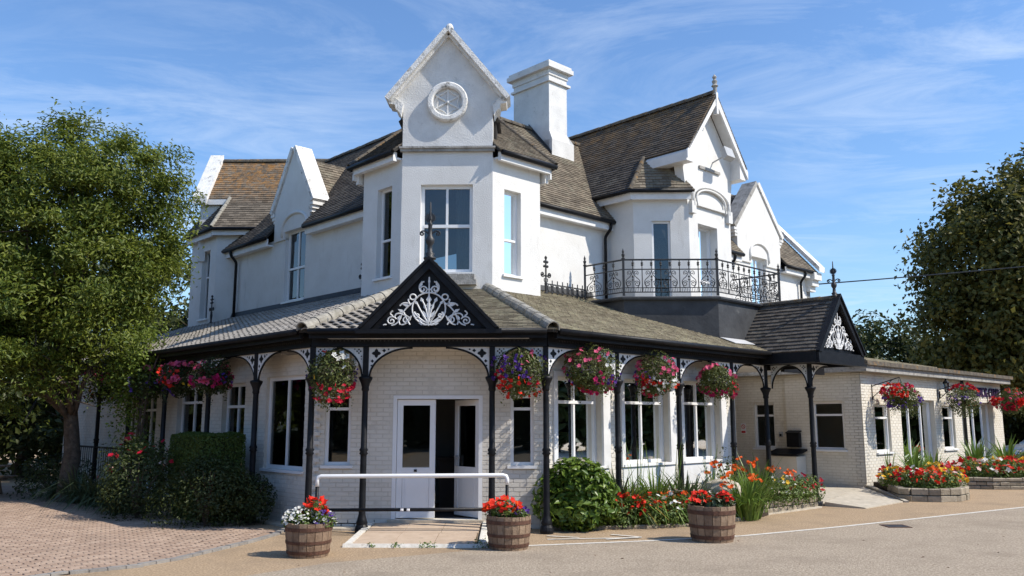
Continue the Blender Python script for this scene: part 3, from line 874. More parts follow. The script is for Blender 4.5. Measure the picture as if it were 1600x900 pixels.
# ---- tower gable with parapet coping and medallion
gy = TY - .02
gp = [(-TW, 7.40), (TW, 7.40), (TW, 8.16), (1.02, 8.30), (1.10, 8.48), (0.0, 9.86), (-1.10, 8.48), (-1.02, 8.30), (-TW, 8.16)]
one('tower_gable', 'stucco_weathered', house, lambda m: m.prism([(XC + x, gy, z) for x, z in gp], (0, .32, 0)))
def coping(x0, z0, x1, z1, w, y0, y1, t):
    d = V((x1 - x0, 0, z1 - z0)); d.normalize(); n = V((-d.z, 0, d.x))
    if n.z < 0: n = -n
    a, b = V((XC + x0, y0, z0)), V((XC + x1, y0, z1))
    return [a, b, b + n * t, a + n * t], (0, y1 - y0, 0)
for s_ in (-1, 1):
    cp = MB()
    pts, vec = coping(s_ * 1.22, 8.37, 0, 9.88, .4, gy - .20, gy + .42, .10); cp.prism(pts, vec)
    pts, vec = coping(s_ * 1.16, 8.36, 0, 9.80, .4, gy - .10, gy + .3, .075); cp.prism(pts, vec)
    cp.build('coping', 'coping', house)
    one('kneeler', 'coping', house, lambda m: m.prism([(XC + s_ * x, gy - .09, z) for x, z in ((.96, 8.05), (1.01, 8.14), (1.08, 8.20), (1.10, 8.30), (1.22, 8.32), (1.24, 8.42), (1.12, 8.47), (.93, 8.30))][::s_], (0, .45, 0)))
one('gable_finial', 'coping', house, lambda m: m.lathe([(.10, 9.80), (.10, 9.94), (.07, 9.98), (.085, 10.04), (.085, 10.10), (.05, 10.16), (.0, 10.18)], (XC, gy + .12, 0), 10))
def ringlathe(m, c, prof, n=36):      # revolve about the y axis
    k = len(m.v); mm = len(prof)
    for r, d in prof:
        for j in range(n):
            w = 2 * math.pi * j / n
            m.v.append((c[0] + r * math.cos(w), c[1] - d, c[2] + r * math.sin(w)))
    for i in range(mm - 1):
        for j in range(n):
            j2 = (j + 1) % n
            m.f.append([k + i * n + j, k + (i + 1) * n + j, k + (i + 1) * n + j2, k + i * n + j2]); m.mi.append(0); m.r.append(0)
MC = (XC - .005, gy, 8.36)
med = one('medallion', 'coping', house, lambda m: ringlathe(m, MC, [(.425, -.01), (.425, .10), (.40, .125), (.33, .125), (.30, .105), (.30, .03)]))
one('medallion_disc', 'stucco_weathered', med, lambda m: ringlathe(m, MC, [(.31, .022), (.0, .022)]))
def star(m):
    for k in range(6):
        w = math.pi / 2 + k * math.pi / 3
        m.tube([(MC[0], MC[1] - .034, MC[2]), (MC[0] + .29 * math.cos(w), MC[1] - .034, MC[2] + .29 * math.sin(w))], .022, 5)
        a = [w + math.pi / 3 * t for t in (0, .25, .5, .75, 1)]
        rr = [.27, .225, .205, .225, .27]
        m.tube([(MC[0] + r * math.cos(t), MC[1] - .034, MC[2] + r * math.sin(t)) for r, t in zip(rr, a)], .016, 5)
    m.lathe([(.045, -.02), (.045, .02)], (MC[0], MC[1] - .03, MC[2]), 10)
one('medallion_star', 'coping', med, star)

# ---- upper wings
UL = Fr((XC - 1.32, 18.38), (-q, q), (-q, -q)); UR = Fr((XC + 1.32, 18.38), (q, q), (q, -q))
def ul(P): v = V((P[0], P[1], 0)) - UL.o; return v.dot(UL.u)
def ur(P): v = V((P[0], P[1], 0)) - UR.o; return v.dot(UR.u)
DL = ul((-6.24, 21.60)); DR = ur((7.05, 25.83))
wlo = [(ul((-5.745, 21.118)), ul((-6.484, 21.858)), 4.88, 6.76)]
wall(house, UL, -.4, 7.76, 4.3, 6.62, [(wlo[0][0], wlo[0][1], wlo[0][2], 6.62)], .25, 'stucco', 'wing_wall')
wro = [(ur((6.718, 25.491)), ur((7.342, 26.115)), 5.0, 6.78)]
URL = 13.75
wall(house, UR, -.4, URL, 3.2, 6.62, [(wro[0][0], wro[0][1], wro[0][2], 6.62)], .25, 'stucco', 'wing_wall')
one('wing_end_wall', 'stucco', house, lambda m: m.box(Fr(UR.P(URL, 0, 0), (-q, q), (q, q)), 0, 4.6, -.25, 0, 0, 6.62))
def fasc(fr_, a0, a1, z=6.66):
    one('fascia', 'fascia_white', house, lambda m: m.box(fr_, a0, a1, .16, .21, z - .2, z + .0))
    one('soffit', 'fascia_white', house, lambda m: m.box(fr_, a0, a1, .001, .16, z - .19, z - .15))
    one('gutter', 'black_paint', house, lambda m: m.tube([fr_.P(a0 - .02, .265, z), fr_.P(a1 + .02, .265, z)], .055, 8), True)
fasc(UL, -.2, DL - 1.0); fasc(UL, DL + 1.02, 8.35)
bayA = ur((1.90, 20.67))
fasc(UR, -.2, bayA + .12); fasc(UR, ur((5.2, 23.9)), DR - 1.32); fasc(UR, DR + 1.32, URL)
# main roofs
rs, rr_, ez = 1.13, 2.3, 6.70
rz = ez + rs * (rr_ + .28)
def slope(fr_, a0, a1, out_, inn, z0, sl_, material, parent, **k):
    poly = [fr_.P(a0, out_, z0), fr_.P(a1, out_, z0), fr_.P(a1, -inn, z0 + sl_ * (inn + out_)), fr_.P(a0, -inn, z0 + sl_ * (inn + out_))]
    return tile_roof(parent, poly, material, **k)
def roof_core(name, fn):
    b = MB(); fn(b); return b.build(name, 'underlay', house)
wl_roof = roof_core('wing_roof', lambda m: m.prism([UL.P(.55, -.3, ez + .1), UL.P(.55, -rr_, rz - .16), UL.P(.55, -2 * rr_, ez - .1)], UL.u * 7.7))
def mitred(fr_, a1_):
    zz = lambda n: ez + rs * (.28 - n)
    return [fr_.P(-.9, .28, zz(.28)), fr_.P(a1_, .28, zz(.28)), fr_.P(a1_, -rr_, zz(-rr_)), fr_.P(.43, -rr_, zz(-rr_)), fr_.P(-.9, -.97, zz(-.97))]
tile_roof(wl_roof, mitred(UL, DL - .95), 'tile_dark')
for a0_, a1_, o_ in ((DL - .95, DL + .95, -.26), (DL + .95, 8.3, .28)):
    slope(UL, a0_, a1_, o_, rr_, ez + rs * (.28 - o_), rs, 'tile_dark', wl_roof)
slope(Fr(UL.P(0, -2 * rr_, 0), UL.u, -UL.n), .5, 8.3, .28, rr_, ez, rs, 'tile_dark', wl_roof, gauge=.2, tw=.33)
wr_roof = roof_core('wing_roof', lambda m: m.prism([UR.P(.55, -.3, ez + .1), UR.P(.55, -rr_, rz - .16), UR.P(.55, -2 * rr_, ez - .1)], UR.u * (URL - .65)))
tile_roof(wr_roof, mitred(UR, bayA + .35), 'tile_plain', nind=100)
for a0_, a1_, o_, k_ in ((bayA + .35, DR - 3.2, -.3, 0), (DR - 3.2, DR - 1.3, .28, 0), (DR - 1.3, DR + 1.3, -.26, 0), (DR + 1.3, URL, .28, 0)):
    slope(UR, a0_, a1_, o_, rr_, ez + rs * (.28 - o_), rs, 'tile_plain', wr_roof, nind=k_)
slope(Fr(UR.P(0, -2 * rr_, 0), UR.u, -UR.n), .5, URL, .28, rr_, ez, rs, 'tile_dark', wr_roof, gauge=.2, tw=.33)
ridge_tiles(wl_roof, UL.P(.43, -rr_, rz + .02), UL.P(8.3, -rr_, rz + .02))
ridge_tiles(wr_roof, UR.P(.43, -rr_, rz + .02), UR.P(URL, -rr_, rz + .02))
# parapet verge at the far end of the right wing
one('verge_coping', 'coping', house, lambda m: (m.prism([UR.P(URL - .1, .42, ez - .02), UR.P(URL - .1, -rr_, rz + .06), UR.P(URL - .1, -rr_, rz + .24), UR.P(URL - .1, .42, ez + .16)], UR.u * .38)))
one('kneeler', 'stucco', house, lambda m: (m.box(UR, URL - .3, URL + .2, .0, .34, 6.42, 6.66), m.box(UR, URL - .28, URL + .16, 0, .24, 6.22, 6.42), m.box(UR, URL - .26, URL + .12, 0, .14, 6.05, 6.22)))
# tower roofs
tw_roof = roof_core('tower_roof', lambda m: m.prism([(XC - 1.0, gy + .32, 7.2), (XC + 1.0, gy + .32, 7.2), (XC + 1.0, gy + .32, 8.1), (XC, gy + .32, 9.62), (XC - 1.0, gy + .32, 8.1)], (0, 3.4, 0)))
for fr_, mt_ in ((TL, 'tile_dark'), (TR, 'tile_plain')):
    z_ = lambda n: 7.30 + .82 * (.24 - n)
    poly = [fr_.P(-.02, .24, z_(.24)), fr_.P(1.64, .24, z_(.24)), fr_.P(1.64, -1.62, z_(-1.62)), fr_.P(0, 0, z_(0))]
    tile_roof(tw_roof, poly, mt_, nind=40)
    one('cheek_wall', 'stucco', house, lambda m: m.prism([fr_.P(1.55, .1, 6.9), fr_.P(1.55, .1, z_(.1) - .06), fr_.P(1.55, -1.5, z_(-1.5) - .06), fr_.P(1.55, -1.5, 6.9)], fr_.u * -.1))
    ridge_tiles(tw_roof, fr_.P(1.64, .24, z_(.24) + .02), fr_.P(1.64, -1.62, z_(-1.62) + .02), .06, .3)
for s_ in (-1, 1):
    tile_roof(tw_roof, [(XC + s_ * 1.06, gy + .3, 8.06), (XC + s_ * 1.06, gy + 3.6, 8.06), (XC, gy + 3.6, 9.66), (XC, gy + .3, 9.66)], 'tile_dark')

# ---- dormer gables
def dormer(fr_, c, hw, zk, za, win, mcop, wallm='stucco', mt_='tile_plain'):
    b0 = .02
    pts = [(-hw + .06, 6.60), (-hw + .06, zk), (-hw, zk + .02), (0, za - .12), (hw, zk + .02), (hw - .06, zk), (hw - .06, 6.60)]
    # gable face as a slab with a notch for the window head
    a0, a1 = win[0] - c, win[1] - c
    P = [(-hw + .06, 6.60), (a0, 6.60), (a0, win[3]), (a1, win[3]), (a1, 6.60), (hw - .06, 6.60), (hw - .06, zk), (0, za - .12), (-hw + .06, zk)]
    m = MB()
    for poly in ([(-hw + .06, 6.56), (a0, 6.56), (a0, zk), (-hw + .06, zk)], [(a1, 6.56), (hw - .06, 6.56), (hw - .06, zk), (a1, zk)], [(a0, win[3]), (a1, win[3]), (a1, zk), (a0, zk)], [(-hw + .06, zk), (hw - .06, zk), (0, za - .12)]):
        m.prism([fr_.P(c + x, b0 + .03, z) for x, z in poly], -fr_.n * .30)
    m.build('dormer_gable', wallm, house)
    for s_ in (-1, 1):
        d = V((s_ * -hw, za - zk)); d.normalize(); n = V((-d.y, d.x)) if s_ > 0 else V((d.y, -d.x))
        if n.y < 0: n = -n
        t = .13
        a = V((s_ * (hw + .06), zk - .08)); b = V((0, za - .10))
        A = fr_.P(c + a.x, .10, a.y); B = fr_.P(c + b.x, .10, b.y); nn = fr_.u * n.x + Zd * n.y
        one('coping', mcop[0 if s_ < 0 else 1], house, lambda m: m.prism([A, B, B + nn * t, A + nn * t], -fr_.n * .50))
        for k in range(3):
            one('kneeler', 'coping', house, lambda m: m.box(fr_, c + s_ * (hw + .04 - .05 * k) - .09, c + s_ * (hw + .04 - .05 * k) + .09, -.38, .08 - .02 * k, zk - .16 - .09 * k, zk - .075 - .09 * k))
    # arched hood mould over the window
    w2 = (a1 - a0) / 2 + .10; cm = (a0 + a1) / 2
    def hood(m):
        path = [fr_.P(c + cm + w2, .06, win[3] - .12)] + [fr_.P(c + cm + w2 * math.cos(t), .06, win[3] + .10 + .34 * math.sin(t)) for t in [math.pi * k / 14 for k in range(15)]] + [fr_.P(c + cm - w2, .06, win[3] - .12)]
        m.tube(path, .045, 6)
    one('hood_mould', wallm, house, hood, True)
    # little roof behind
    core = roof_core('dormer_roof', lambda m: m.prism([fr_.P(c - hw + .1, -.2, 6.7), fr_.P(c + hw - .1, -.2, 6.7), fr_.P(c + hw - .1, -.2, zk - .1), fr_.P(c, -.2, za - .40), fr_.P(c - hw + .1, -.2, zk - .1)], -fr_.n * 2.2))
    for s_ in (-1, 1):
        tile_roof(core, [fr_.P(c + s_ * (hw + .1), -.3, zk - .32), fr_.P(c + s_ * (hw + .1), -2.4, zk - .32), fr_.P(c, -2.4, za - .30), fr_.P(c, -.3, za - .30)], mt_)
dormer(UL, DL, .97, 7.42, 9.08, wlo[0], ('coping', 'coping'), mt_='tile_plain')
dormer(UR, DR, 1.32, 7.62, 9.22, wro[0], ('coping_grey', 'coping'), mt_='tile_dark')
window(house, UL, *wlo[0], dep=.10, fw=.06, mull=(.5,), trans=(.46,))
window(house, UR, *wro[0], dep=.10, fw=.06, mull=(.5,))
# ---- downpipes
def downpipe(fr_, a, ztop, zb, jog=.16):
    pipe('downpipe', house, [fr_.P(a, .26, ztop), fr_.P(a, .26, ztop - .16), fr_.P(a - jog * .2, .09, ztop - .36), fr_.P(a - jog * .2, .09, zb)], .04)
downpipe(UL, .42, 6.66, 4.6); downpipe(UL, 7.60, 6.66, 4.72); downpipe(UR, bayA - .12, 6.66, 4.7); downpipe(UR, DR - 1.75, 6.66, 4.9); downpipe(UR, URL - .75, 6.66, 4.0)

# ---- left end block, square to the front
BY = 23.88
BF = Fr((-8.50, BY), (-1, 0), (0, -1))
BL = Fr((-9.10, BY), (-q, q), (-q, -q))
blo = [(.42, .95, 4.75, 6.78)]
wall(house, BF, 0, .60, 0, 7.2, (), .25, 'stucco', 'end_block_wall')
wall(house, BL, 0, 1.72, 0, 7.2, blo, .25, 'stucco', 'end_block_wall')
wall(house, BF, -2.6, 0, 6.5, 7.2, (), .25, 'stucco', 'end_block_wall')
window(house, BL, *blo[0], dep=.14, fw=.05, trans=(.62,))
one('fascia', 'fascia_white', house, lambda m: (m.box(BF, -1.9, .72, .12, .17, 7.12, 7.30), m.box(BF, -1.9, .68, .001, .12, 7.2, 7.24)))
one('fascia', 'fascia_white', house, lambda m: m.box(BL, .04, 1.8, .12, .17, 7.10, 7.29))
one('gutter', 'black_paint', house, lambda m: m.tube([BF.P(-1.9, .23, 7.30), BF.P(.70, .23, 7.30), BL.P(1.85, .23, 7.28)], .05, 8), True)
core = roof_core('end_block_roof', lambda m: m.prism([(-9.7, 24.5, 7.3), (-9.7, 25.45, 9.62), (-9.7, 26.4, 7.3)], (4.6, 0, 0)))
tile_roof(core, [(-9.9, 24.40, 8.38), (-5.0, 24.40, 8.38), (-5.0, 25.45, 9.85), (-9.9, 25.45, 9.85)], 'tile_lichen', nind=120)
tile_roof(core, [(-9.22, 23.65, 7.33), (-5.0, 23.65, 7.33), (-5.0, 24.41, 8.39), (-8.98, 24.41, 8.39)], 'tile_lichen')
tile_roof(core, [(-9.22, 23.65, 7.33), (-8.98, 24.41, 8.39), (-9.75, 25.2, 8.42), (-10.60, 25.03, 7.33)], 'tile_dark')
one('fascia', 'fascia_white', house, lambda m: m.box(Fr((-9.95, 24.44), (1, 0), (0, -1)), 0, .95, 0, .06, 8.20, 8.36))
one('end_block_gable', 'stucco', house, lambda m: m.prism([(-9.9, 24.5, 6.5), (-9.9, 24.5, 8.35), (-9.9, 25.45, 9.7), (-9.9, 26.4, 8.35), (-9.9, 26.4, 6.5)], (.22, 0, 0)))
one('gable_flank', 'stucco', house, lambda m: m.box(Fr((-9.68, 24.5), (1, 0), (0, -1)), .001, 1.1, -.2, 0, 7.2, 8.3))
one('verge_coping', 'coping', house, lambda m: m.prism([(-10.05, 24.25, 8.20), (-10.05, 25.45, 9.88), (-10.05, 25.45, 10.08), (-10.05, 24.25, 8.42)], (.42, 0, 0)))
ridge_tiles(core, (-9.6, 25.45, 9.87), (-5.5, 25.45, 9.87))
ridge_tiles(core, (-9.22, 23.65, 7.36), (-8.98, 24.41, 8.42), .06, .3, 'ridge_clay')

# ---- right bay with its cross gable
V0, V1, V2, V3 = V((1.90, 20.67, 0)), V((2.51, 20.07, 0)), V((3.85, 20.07, 0)), V((5.16, 21.38, 0))
Y0 = Fr(V1, (-q, q), (-q, -q)); Y1 = Fr(V1, (1, 0), (0, -1)); Y2 = Fr(V2, (q, q), (q, -q))
y1o = [(2.95 - 2.51, 3.40 - 2.51, 4.64, 6.60)]
y2o = [(.38, 1.23, 4.64, 6.60)]
wall(house, Y0, 0, .90, 3.3, 7.15, (), .25, 'stucco', 'bay_wall')
wall(house, Y1, 0, 1.34, 3.3, 7.15, y1o, .25, 'stucco', 'bay_wall')
wall(house, Y2, 0, 1.853, 3.3, 7.60, y2o, .25, 'stucco', 'bay_wall')
one('bay_wall', 'stucco', house, lambda m: m.box(Fr(V3, (-q, q), (q, q)), .001, 1.85, -.25, 0, 3.3, 8.2))
window(house, Y1, *y1o[0], dep=.07, fw=.05, sill=False)
window(house, Y2, *y2o[0], dep=.22, fw=.06, mull=(.42,), trans=(.30,), sill=False, curtain=[(1, .25, 'curtain')])
for fr_, a0, a1 in ((Y0, -.08, 1.05), (Y1, -.08, 1.38)):
    one('fascia', 'fascia_white', house, lambda m: m.box(fr_, a0, a1, .12, .17, 7.10, 7.29))
    one('soffit', 'fascia_white', house, lambda m: m.box(fr_, a0 + .08, a1 - .06, .001, .12, 7.14, 7.17))
one('gutter', 'black_paint', house, lambda m: m.tube([Y0.P(1.15, .23, 7.30), Y1.P(-.09, .23, 7.30), Y1.P(1.40, .23, 7.30)], .05, 8), True)
CG = Fr((4.49, 20.71), (q, q), (q, -q))
GZ = 10.0
cg_roof = roof_core('cross_gable_roof', lambda m: (m.prism([CG.P(-1.2, -.05, 8.2), CG.P(0, -.05, GZ - .22), CG.P(1.2, -.05, 8.2)], -CG.n * 5.2), m.prism([CG.P(-1.9, -1.3, 7.2), CG.P(-1.2, -1.3, 8.2), CG.P(1.2, -1.3, 8.2), CG.P(1.2, -1.3, 7.2)], -CG.n * 4.0)))
zc_ = lambda a: GZ - 1.3 * abs(a)
tile_roof(cg_roof, [CG.P(-1.32, .34, zc_(1.32)), CG.P(0, .34, GZ), CG.P(0, -5.2, GZ), CG.P(-1.32, -5.2, zc_(1.32))], 'tile_lichen_dark')
tile_roof(cg_roof, [CG.P(-1.325, -5.2, zc_(1.325)), CG.P(-2.07, -5.2, zc_(2.07)), CG.P(-2.07, -.86, zc_(2.07)), CG.P(-1.325, -1.0, zc_(1.325))], 'tile_dark')
tile_roof(cg_roof, [CG.P(1.32, .34, zc_(1.32)), CG.P(0, .34, GZ), CG.P(0, -5.2, GZ), CG.P(1.32, -5.2, zc_(1.32))], 'tile_dark')
tile_roof(cg_roof, [(2.418, 19.86, 7.31), (3.98, 19.86, 7.31), (3.42, 20.5, 8.31), (2.86, 20.5, 8.31)], 'tile_plain')
ridge_tiles(cg_roof, CG.P(0, .30, GZ + .03), CG.P(0, -5.2, GZ + .03))
ridge_tiles(cg_roof, (2.418, 19.86, 7.33), (2.86, 20.5, 8.33), .06, .3)
one('cross_gable', 'stucco', house, lambda m: m.prism([CG.P(-.93, .004, 7.0), CG.P(.93, .004, 7.0), CG.P(1.16, .004, 8.32), CG.P(0, .004, GZ - .18), CG.P(-1.16, .004, 8.32)], -CG.n * .25))
one('gable_flank', 'stucco', house, lambda m: (m.box(Fr(CG.P(-.93, 0, 0), -CG.n, -CG.u), .26, 1.6, -.2, 0, 7.0, 8.4)))
for s_ in (-1, 1):
    # white bargeboards and eave returns
    def barge(m):
        A, B = CG.P(s_ * 1.36, .34, zc_(1.36) - .02), CG.P(0, .34, GZ - .03)
        m.prism([A, B, B - Zd * .24, A - Zd * .20], -CG.n * .05)
    one('bargeboard', 'fascia_white', house, barge)
    one('eave_return', 'fascia_white', house, lambda m: m.prism([CG.P(s_ * 1.34, .29, zc_(1.34) - .06), CG.P(s_ * 1.34, .29, zc_(1.34) - .28), CG.P(s_ * 1.05, .29, zc_(1.34) - .28), CG.P(s_ * 1.05, .29, zc_(1.05) - .06)], -CG.n * 1.35))
    one('verge_soffit', 'fascia_white', house, lambda m: m.prism([CG.P(s_ * 1.3, .28, zc_(1.3) - .07), CG.P(0, .28, GZ - .09), CG.P(0, .28, GZ - .13), CG.P(s_ * 1.3, .28, zc_(1.3) - .11)], -CG.n * .275))
one('gable_post', 'fascia_white', house, lambda m: m.box(CG, -.04, .04, .25, .36, 9.45, 10.02))
one('gable_finial', 'coping_grey', house, lambda m: m.lathe([(.05, 10.0), (.05, 10.16), (.09, 10.2), (.05, 10.25), (.07, 10.33), (.03, 10.38), (.06, 10.44), (.02, 10.5), (0, 10.52)], CG.P(0, .3, 0), 10))
def hood2(m):
    for off_, r_ in ((0, .05), (-.16, .03)):
        pth = [Y2.P(1.70 + off_, .06, 7.0)] + [Y2.P(.92 + (.80 + off_) * math.cos(t), .06, 7.22 + (.34 + off_ * .4) * math.sin(t)) for t in [math.pi * k / 16 for k in range(17)]] + [Y2.P(.14 - off_, .06, 7.0)]
        m.tube(pth, r_, 6)
one('hood_mould', 'stucco', house, hood2, True)
one('label_mould', 'stucco', house, lambda m: (m.box(Y2, .22, 1.62, 0, .07, 7.03, 7.10), m.box(Y2, .02, .20, 0, .10, 6.80, 7.10), m.box(Y2, 1.64, 1.82, 0, .10, 6.80, 7.10)))
# floodlight on the gable
fl = one('floodlight', 'plastic_grey', house, lambda m: (m.hexa([CG.P(.05, .35, 8.52), CG.P(.42, .35, 8.52), CG.P(.42, .42, 8.26), CG.P(.05, .42, 8.26), CG.P(.05, .46, 8.60), CG.P(.42, .46, 8.60), CG.P(.42, .55, 8.34), CG.P(.05, .55, 8.34)]), m.tube([CG.P(.23, .0, 8.30), CG.P(.23, .36, 8.40)], .02, 6)))
one('vent_slat', 'coping_grey', house, lambda m: (m.box(CG, -.42, .50, .0, .05, 8.02, 8.09),))
# chimney stack
CHm = Fr((0.52, 21.56), (q, q), (q, -q))
def chim(m):
    m.box(CHm, 0, .70, -1.36, 0, 8.0, 11.02)
    m.box(CHm, -.06, .80, -1.42, .06, 10.82, 10.88)
    m.box(CHm, -.03, .73, -1.39, .03, 11.02, 11.18)
    m.box(CHm, -.14, .84, -1.50, .14, 11.18, 11.30)
    m.box(CHm, -.10, .80, -1.46, .10, 11.30, 11.38)
    m.box(CHm, -.0, .86, -1.4, .10, 7.6, 9.20)
    m.prism([CHm.P(.001, .10, 9.20), CHm.P(.001, -.0, 9.45), CHm.P(.001, -1.3, 9.45), CHm.P(.001, -1.4, 9.2)], CHm.u * .70)
    m.hexa([CHm.P(.70, 0, 9.2), CHm.P(.86, .1, 9.2), CHm.P(.86, -1.4, 9.2), CHm.P(.70, -1.36, 9.2), CHm.P(.69, -.01, 9.46), CHm.P(.705, -.005, 9.46), CHm.P(.705, -1.3, 9.46), CHm.P(.69, -1.3, 9.46)])
one('chimney', 'stucco_weathered', house, chim)
one('chimney_flashing', 'lead', house, lambda m: m.prism([CHm.P(-.03, .10, 8.55), CHm.P(-.03, -.75, 9.55), CHm.P(-.03, -.75, 9.8), CHm.P(-.03, .10, 8.85)], CHm.u * .025))
# ------------------------------------------------------------ the veranda
EH, EY, EZ, SL = 2.08, 13.85, 3.30, .38
ver = thing('veranda', 'black cast-iron veranda with grey tiled roof wrapped round the ground floor', 'veranda', (XC, EY, 0))
ELp, ERp = V((XC - EH, EY, 0)), V((XC + EH, EY, 0))
VF = Fr(ELp, (1, 0), (0, -1)); VL = Fr(ELp, (-q, q), (-q, -q)); VR = Fr(ERp, (q, q), (q, -q))
t8 = math.tan(math.radians(22.5))
def vz(s): return EZ + SL * s
LL, RL = 13.2, 7.0
ro = one('veranda_roof', 'underlay', ver, lambda m: (m.prism([VF.P(.1, -.05, EZ - .05), VF.P(2 * EH - .1, -.05, EZ - .05), VF.P(2 * EH - 1.25, -3, vz(3) - .06), VF.P(1.25, -3, vz(3) - .06)], (0, 0, -.03)),))
tile_roof(ro, [VF.P(0, 0, EZ), VF.P(EH, 0, EZ), VF.P(EH, -2.96, vz(2.96)), VF.P(2.96 * t8, -2.96, vz(2.96))], 'tile_wave', tw=.215, gauge=.155, th=.02, wave=True, nind=60)
tile_roof(ro, [VF.P(EH + .001, 0, EZ), VF.P(2 * EH, 0, EZ), VF.P(2 * EH - 2.96 * t8, -2.96, vz(2.96)), VF.P(EH + .001, -2.96, vz(2.96))], 'tile_canopy', nind=120)
tile_roof(ro, [VL.P(0, 0, EZ), VL.P(LL, 0, EZ), VL.P(LL, -3.78, vz(3.78)), VL.P(-3.78 * t8 + 2 * 3.78 * t8 if False else 3.78 * t8, -3.78, vz(3.78))], 'tile_wave', tw=.215, gauge=.155, th=.02, wave=True, nind=40)
tile_roof(ro, [VR.P(0, 0, EZ), VR.P(RL, 0, EZ), VR.P(RL, -3.78, vz(3.78)), VR.P(3.78 * t8, -3.78, vz(3.78))], 'tile_canopy', nind=80)
for fr_, L_ in ((VL, 1), (VR, 1)):
    ridge_tiles(ro, fr_.P(-.02, .02, EZ + .03), fr_.P(3.1 * t8, -3.1, vz(3.1) + .03), .115, .36, 'ridge_clay', .03)
    one('lead_flashing', 'lead', ro, lambda m: m.prism([fr_.P(2.9, -3.70, vz(3.70) + .03), fr_.P(12.8 if fr_ is VL else 5.3, -3.70, vz(3.70) + .03), fr_.P(12.8 if fr_ is VL else 5.3, -3.73, vz(3.73) + .14), fr_.P(2.9, -3.73, vz(3.73) + .14)], fr_.n * .02))
# eaves: fascia beam, gutter, frieze with drilled teeth
PS = .30          # posts stand this far behind the eave
def beam(fr_, a0, a1):
    one('eaves_board', 'black_paint', ver, lambda m: m.box(fr_, a0, a1, -.10, -.04, EZ - .14, EZ - .02))
    one('beam', 'black_paint', ver, lambda m: (m.box(fr_, a0, a1, -PS - .05, -PS + .05, 3.035, EZ - .03), m.box(fr_, a0, a1, -PS - .07, -PS + .07, 3.035, 3.065)))
    one('gutter', 'black_paint', ver, lambda m: m.tube([fr_.P(a0, .03, EZ - .03), fr_.P(a1, .03, EZ - .03)], .05, 8), True)
    def teeth(m):
        x = a0 + .25
        while x < a1 - .25:
            y = -PS + .052
            m.prism([fr_.P(x, y, 3.155), fr_.P(x + .05, y, 3.155), fr_.P(x + .025, y, 3.115)], fr_.n * .006); x += .068
    o = one('frieze_teeth', 'iron_grey', ver, teeth); o['kind'] = 'stuff'
cF, cR = PS * t8, PS * t8
beam(VF, cF - .02, 2 * EH - cF + .02); beam(VL, cF, LL); beam(VR, cF, RL - .1)
one('soffit', 'fascia_white', ver, lambda m: (m.box(VF, .4, 2 * EH - .4, -.9, -.11, 3.16, 3.19),))
# columns
def column(px, py, name='column', z0=0.0, h=3.03):
    c = one(name, 'black_paint', ver, lambda m: m.lathe([(.075, z0), (.08, z0 + .12), (.095, z0 + .16), (.075, z0 + .22), (.056, z0 + .30), (.051, z0 + 1.22), (.052, z0 + 1.25), (.075, z0 + 1.27), (.055, z0 + 1.30), (.075, z0 + 1.33), (.051, z0 + 1.37), (.048, z0 + 2.28), (.05, 2.30)], (px, py, 0), 14), True)
    one('capital', 'black_paint', c, lambda m: m.lathe([(.05, 2.29), (.065, 2.32), (.06, 2.36), (.075, 2.42), (.10, 2.47), (.115, 2.50), (.115, 2.53), (.06, 2.55)], (px, py, 0), 14), True)
    one('base', 'black_paint', c, lambda m: m.lathe([(.11, z0), (.115, z0 + .05), (.105, z0 + .10), (.085, z0 + .14)], (px, py, 0), 14))
    one('upper_post', 'black_paint', c, lambda m: m.box(Fr((px, py), (1, 0), (0, -1)), -.045, .045, -.045, .045, 2.55, h))
    return c
def bracket(c, fr_, a, b, w, h, sgn, orn=True):
    """spandrel: white plate with black discs for holes, over a black arched rib, springing from a column towards sgn"""
    zt = 3.03; x0 = a + sgn * .048
    K = 12
    crv = [(x0 + sgn * w * (1 - math.cos(t)), zt - h + h * math.sin(t)) for t in [math.pi / 2 * k / K for k in range(K + 1)]]
    m = MB()
    for i in range(K):
        (xa, za), (xb, zb_) = crv[i], crv[i + 1]
        m.hexa([fr_.P(xa, b - .010, za), fr_.P(xb, b - .010, zb_), fr_.P(xb, b + .010, zb_), fr_.P(xa, b + .010, za), fr_.P(xa, b - .010, zt), fr_.P(xb, b - .010, zt), fr_.P(xb, b + .010, zt), fr_.P(xa, b + .010, zt)])
    br = m.build('bracket', 'white_iron', c)
    off = [(x0 + sgn * .012 + sgn * w * (1 - math.cos(t)), zt - h - .012 + h * math.sin(t)) for t in [math.pi / 2 * k / K for k in range(K + 1)]]
    one('arch_rib', 'black_paint', c, lambda mm: mm.tube([fr_.P(x, b, z) for x, z in off], .018, 6))
    def hole_discs(mm):
        def disc(x, z, r, n=8, lob=0):
            for yb in (b + .011, b - .015):
                pts = [fr_.P(x + (r * (1 + lob * math.cos(4 * t))) * math.cos(t), yb, z + (r * (1 + lob * math.cos(4 * t))) * math.sin(t)) for t in [2 * math.pi * k / n for k in range(n)]]
                mm.prism(pts, fr_.n * .004)
        s = min(w, h)
        if w > .5:
            disc(x0 + sgn * .125, zt - .105, .062, 16, .28)
            disc(x0 + sgn * .255, zt - .060, .026, 12, .3); disc(x0 + sgn * .33, zt - .04, .015); disc(x0 + sgn * .06, zt - .235, .024, 12, .3); disc(x0 + sgn * .045, zt - .31, .013)
        else:
            for dx, dz in ((-.03, 0), (.03, 0), (0, .03), (0, -.03)): disc(x0 + sgn * .075 + dx, zt - .07 + dz, .015)
            disc(x0 + sgn * .145, zt - .035, .012); disc(x0 + sgn * .03, zt - .155, .012); disc(x0 + sgn * .03, zt - .20, .009)
    if orn: one('black_disc', 'black_paint', c, hole_discs)  # solid black discs stand in for the dark seen through open holes
hP = -PS
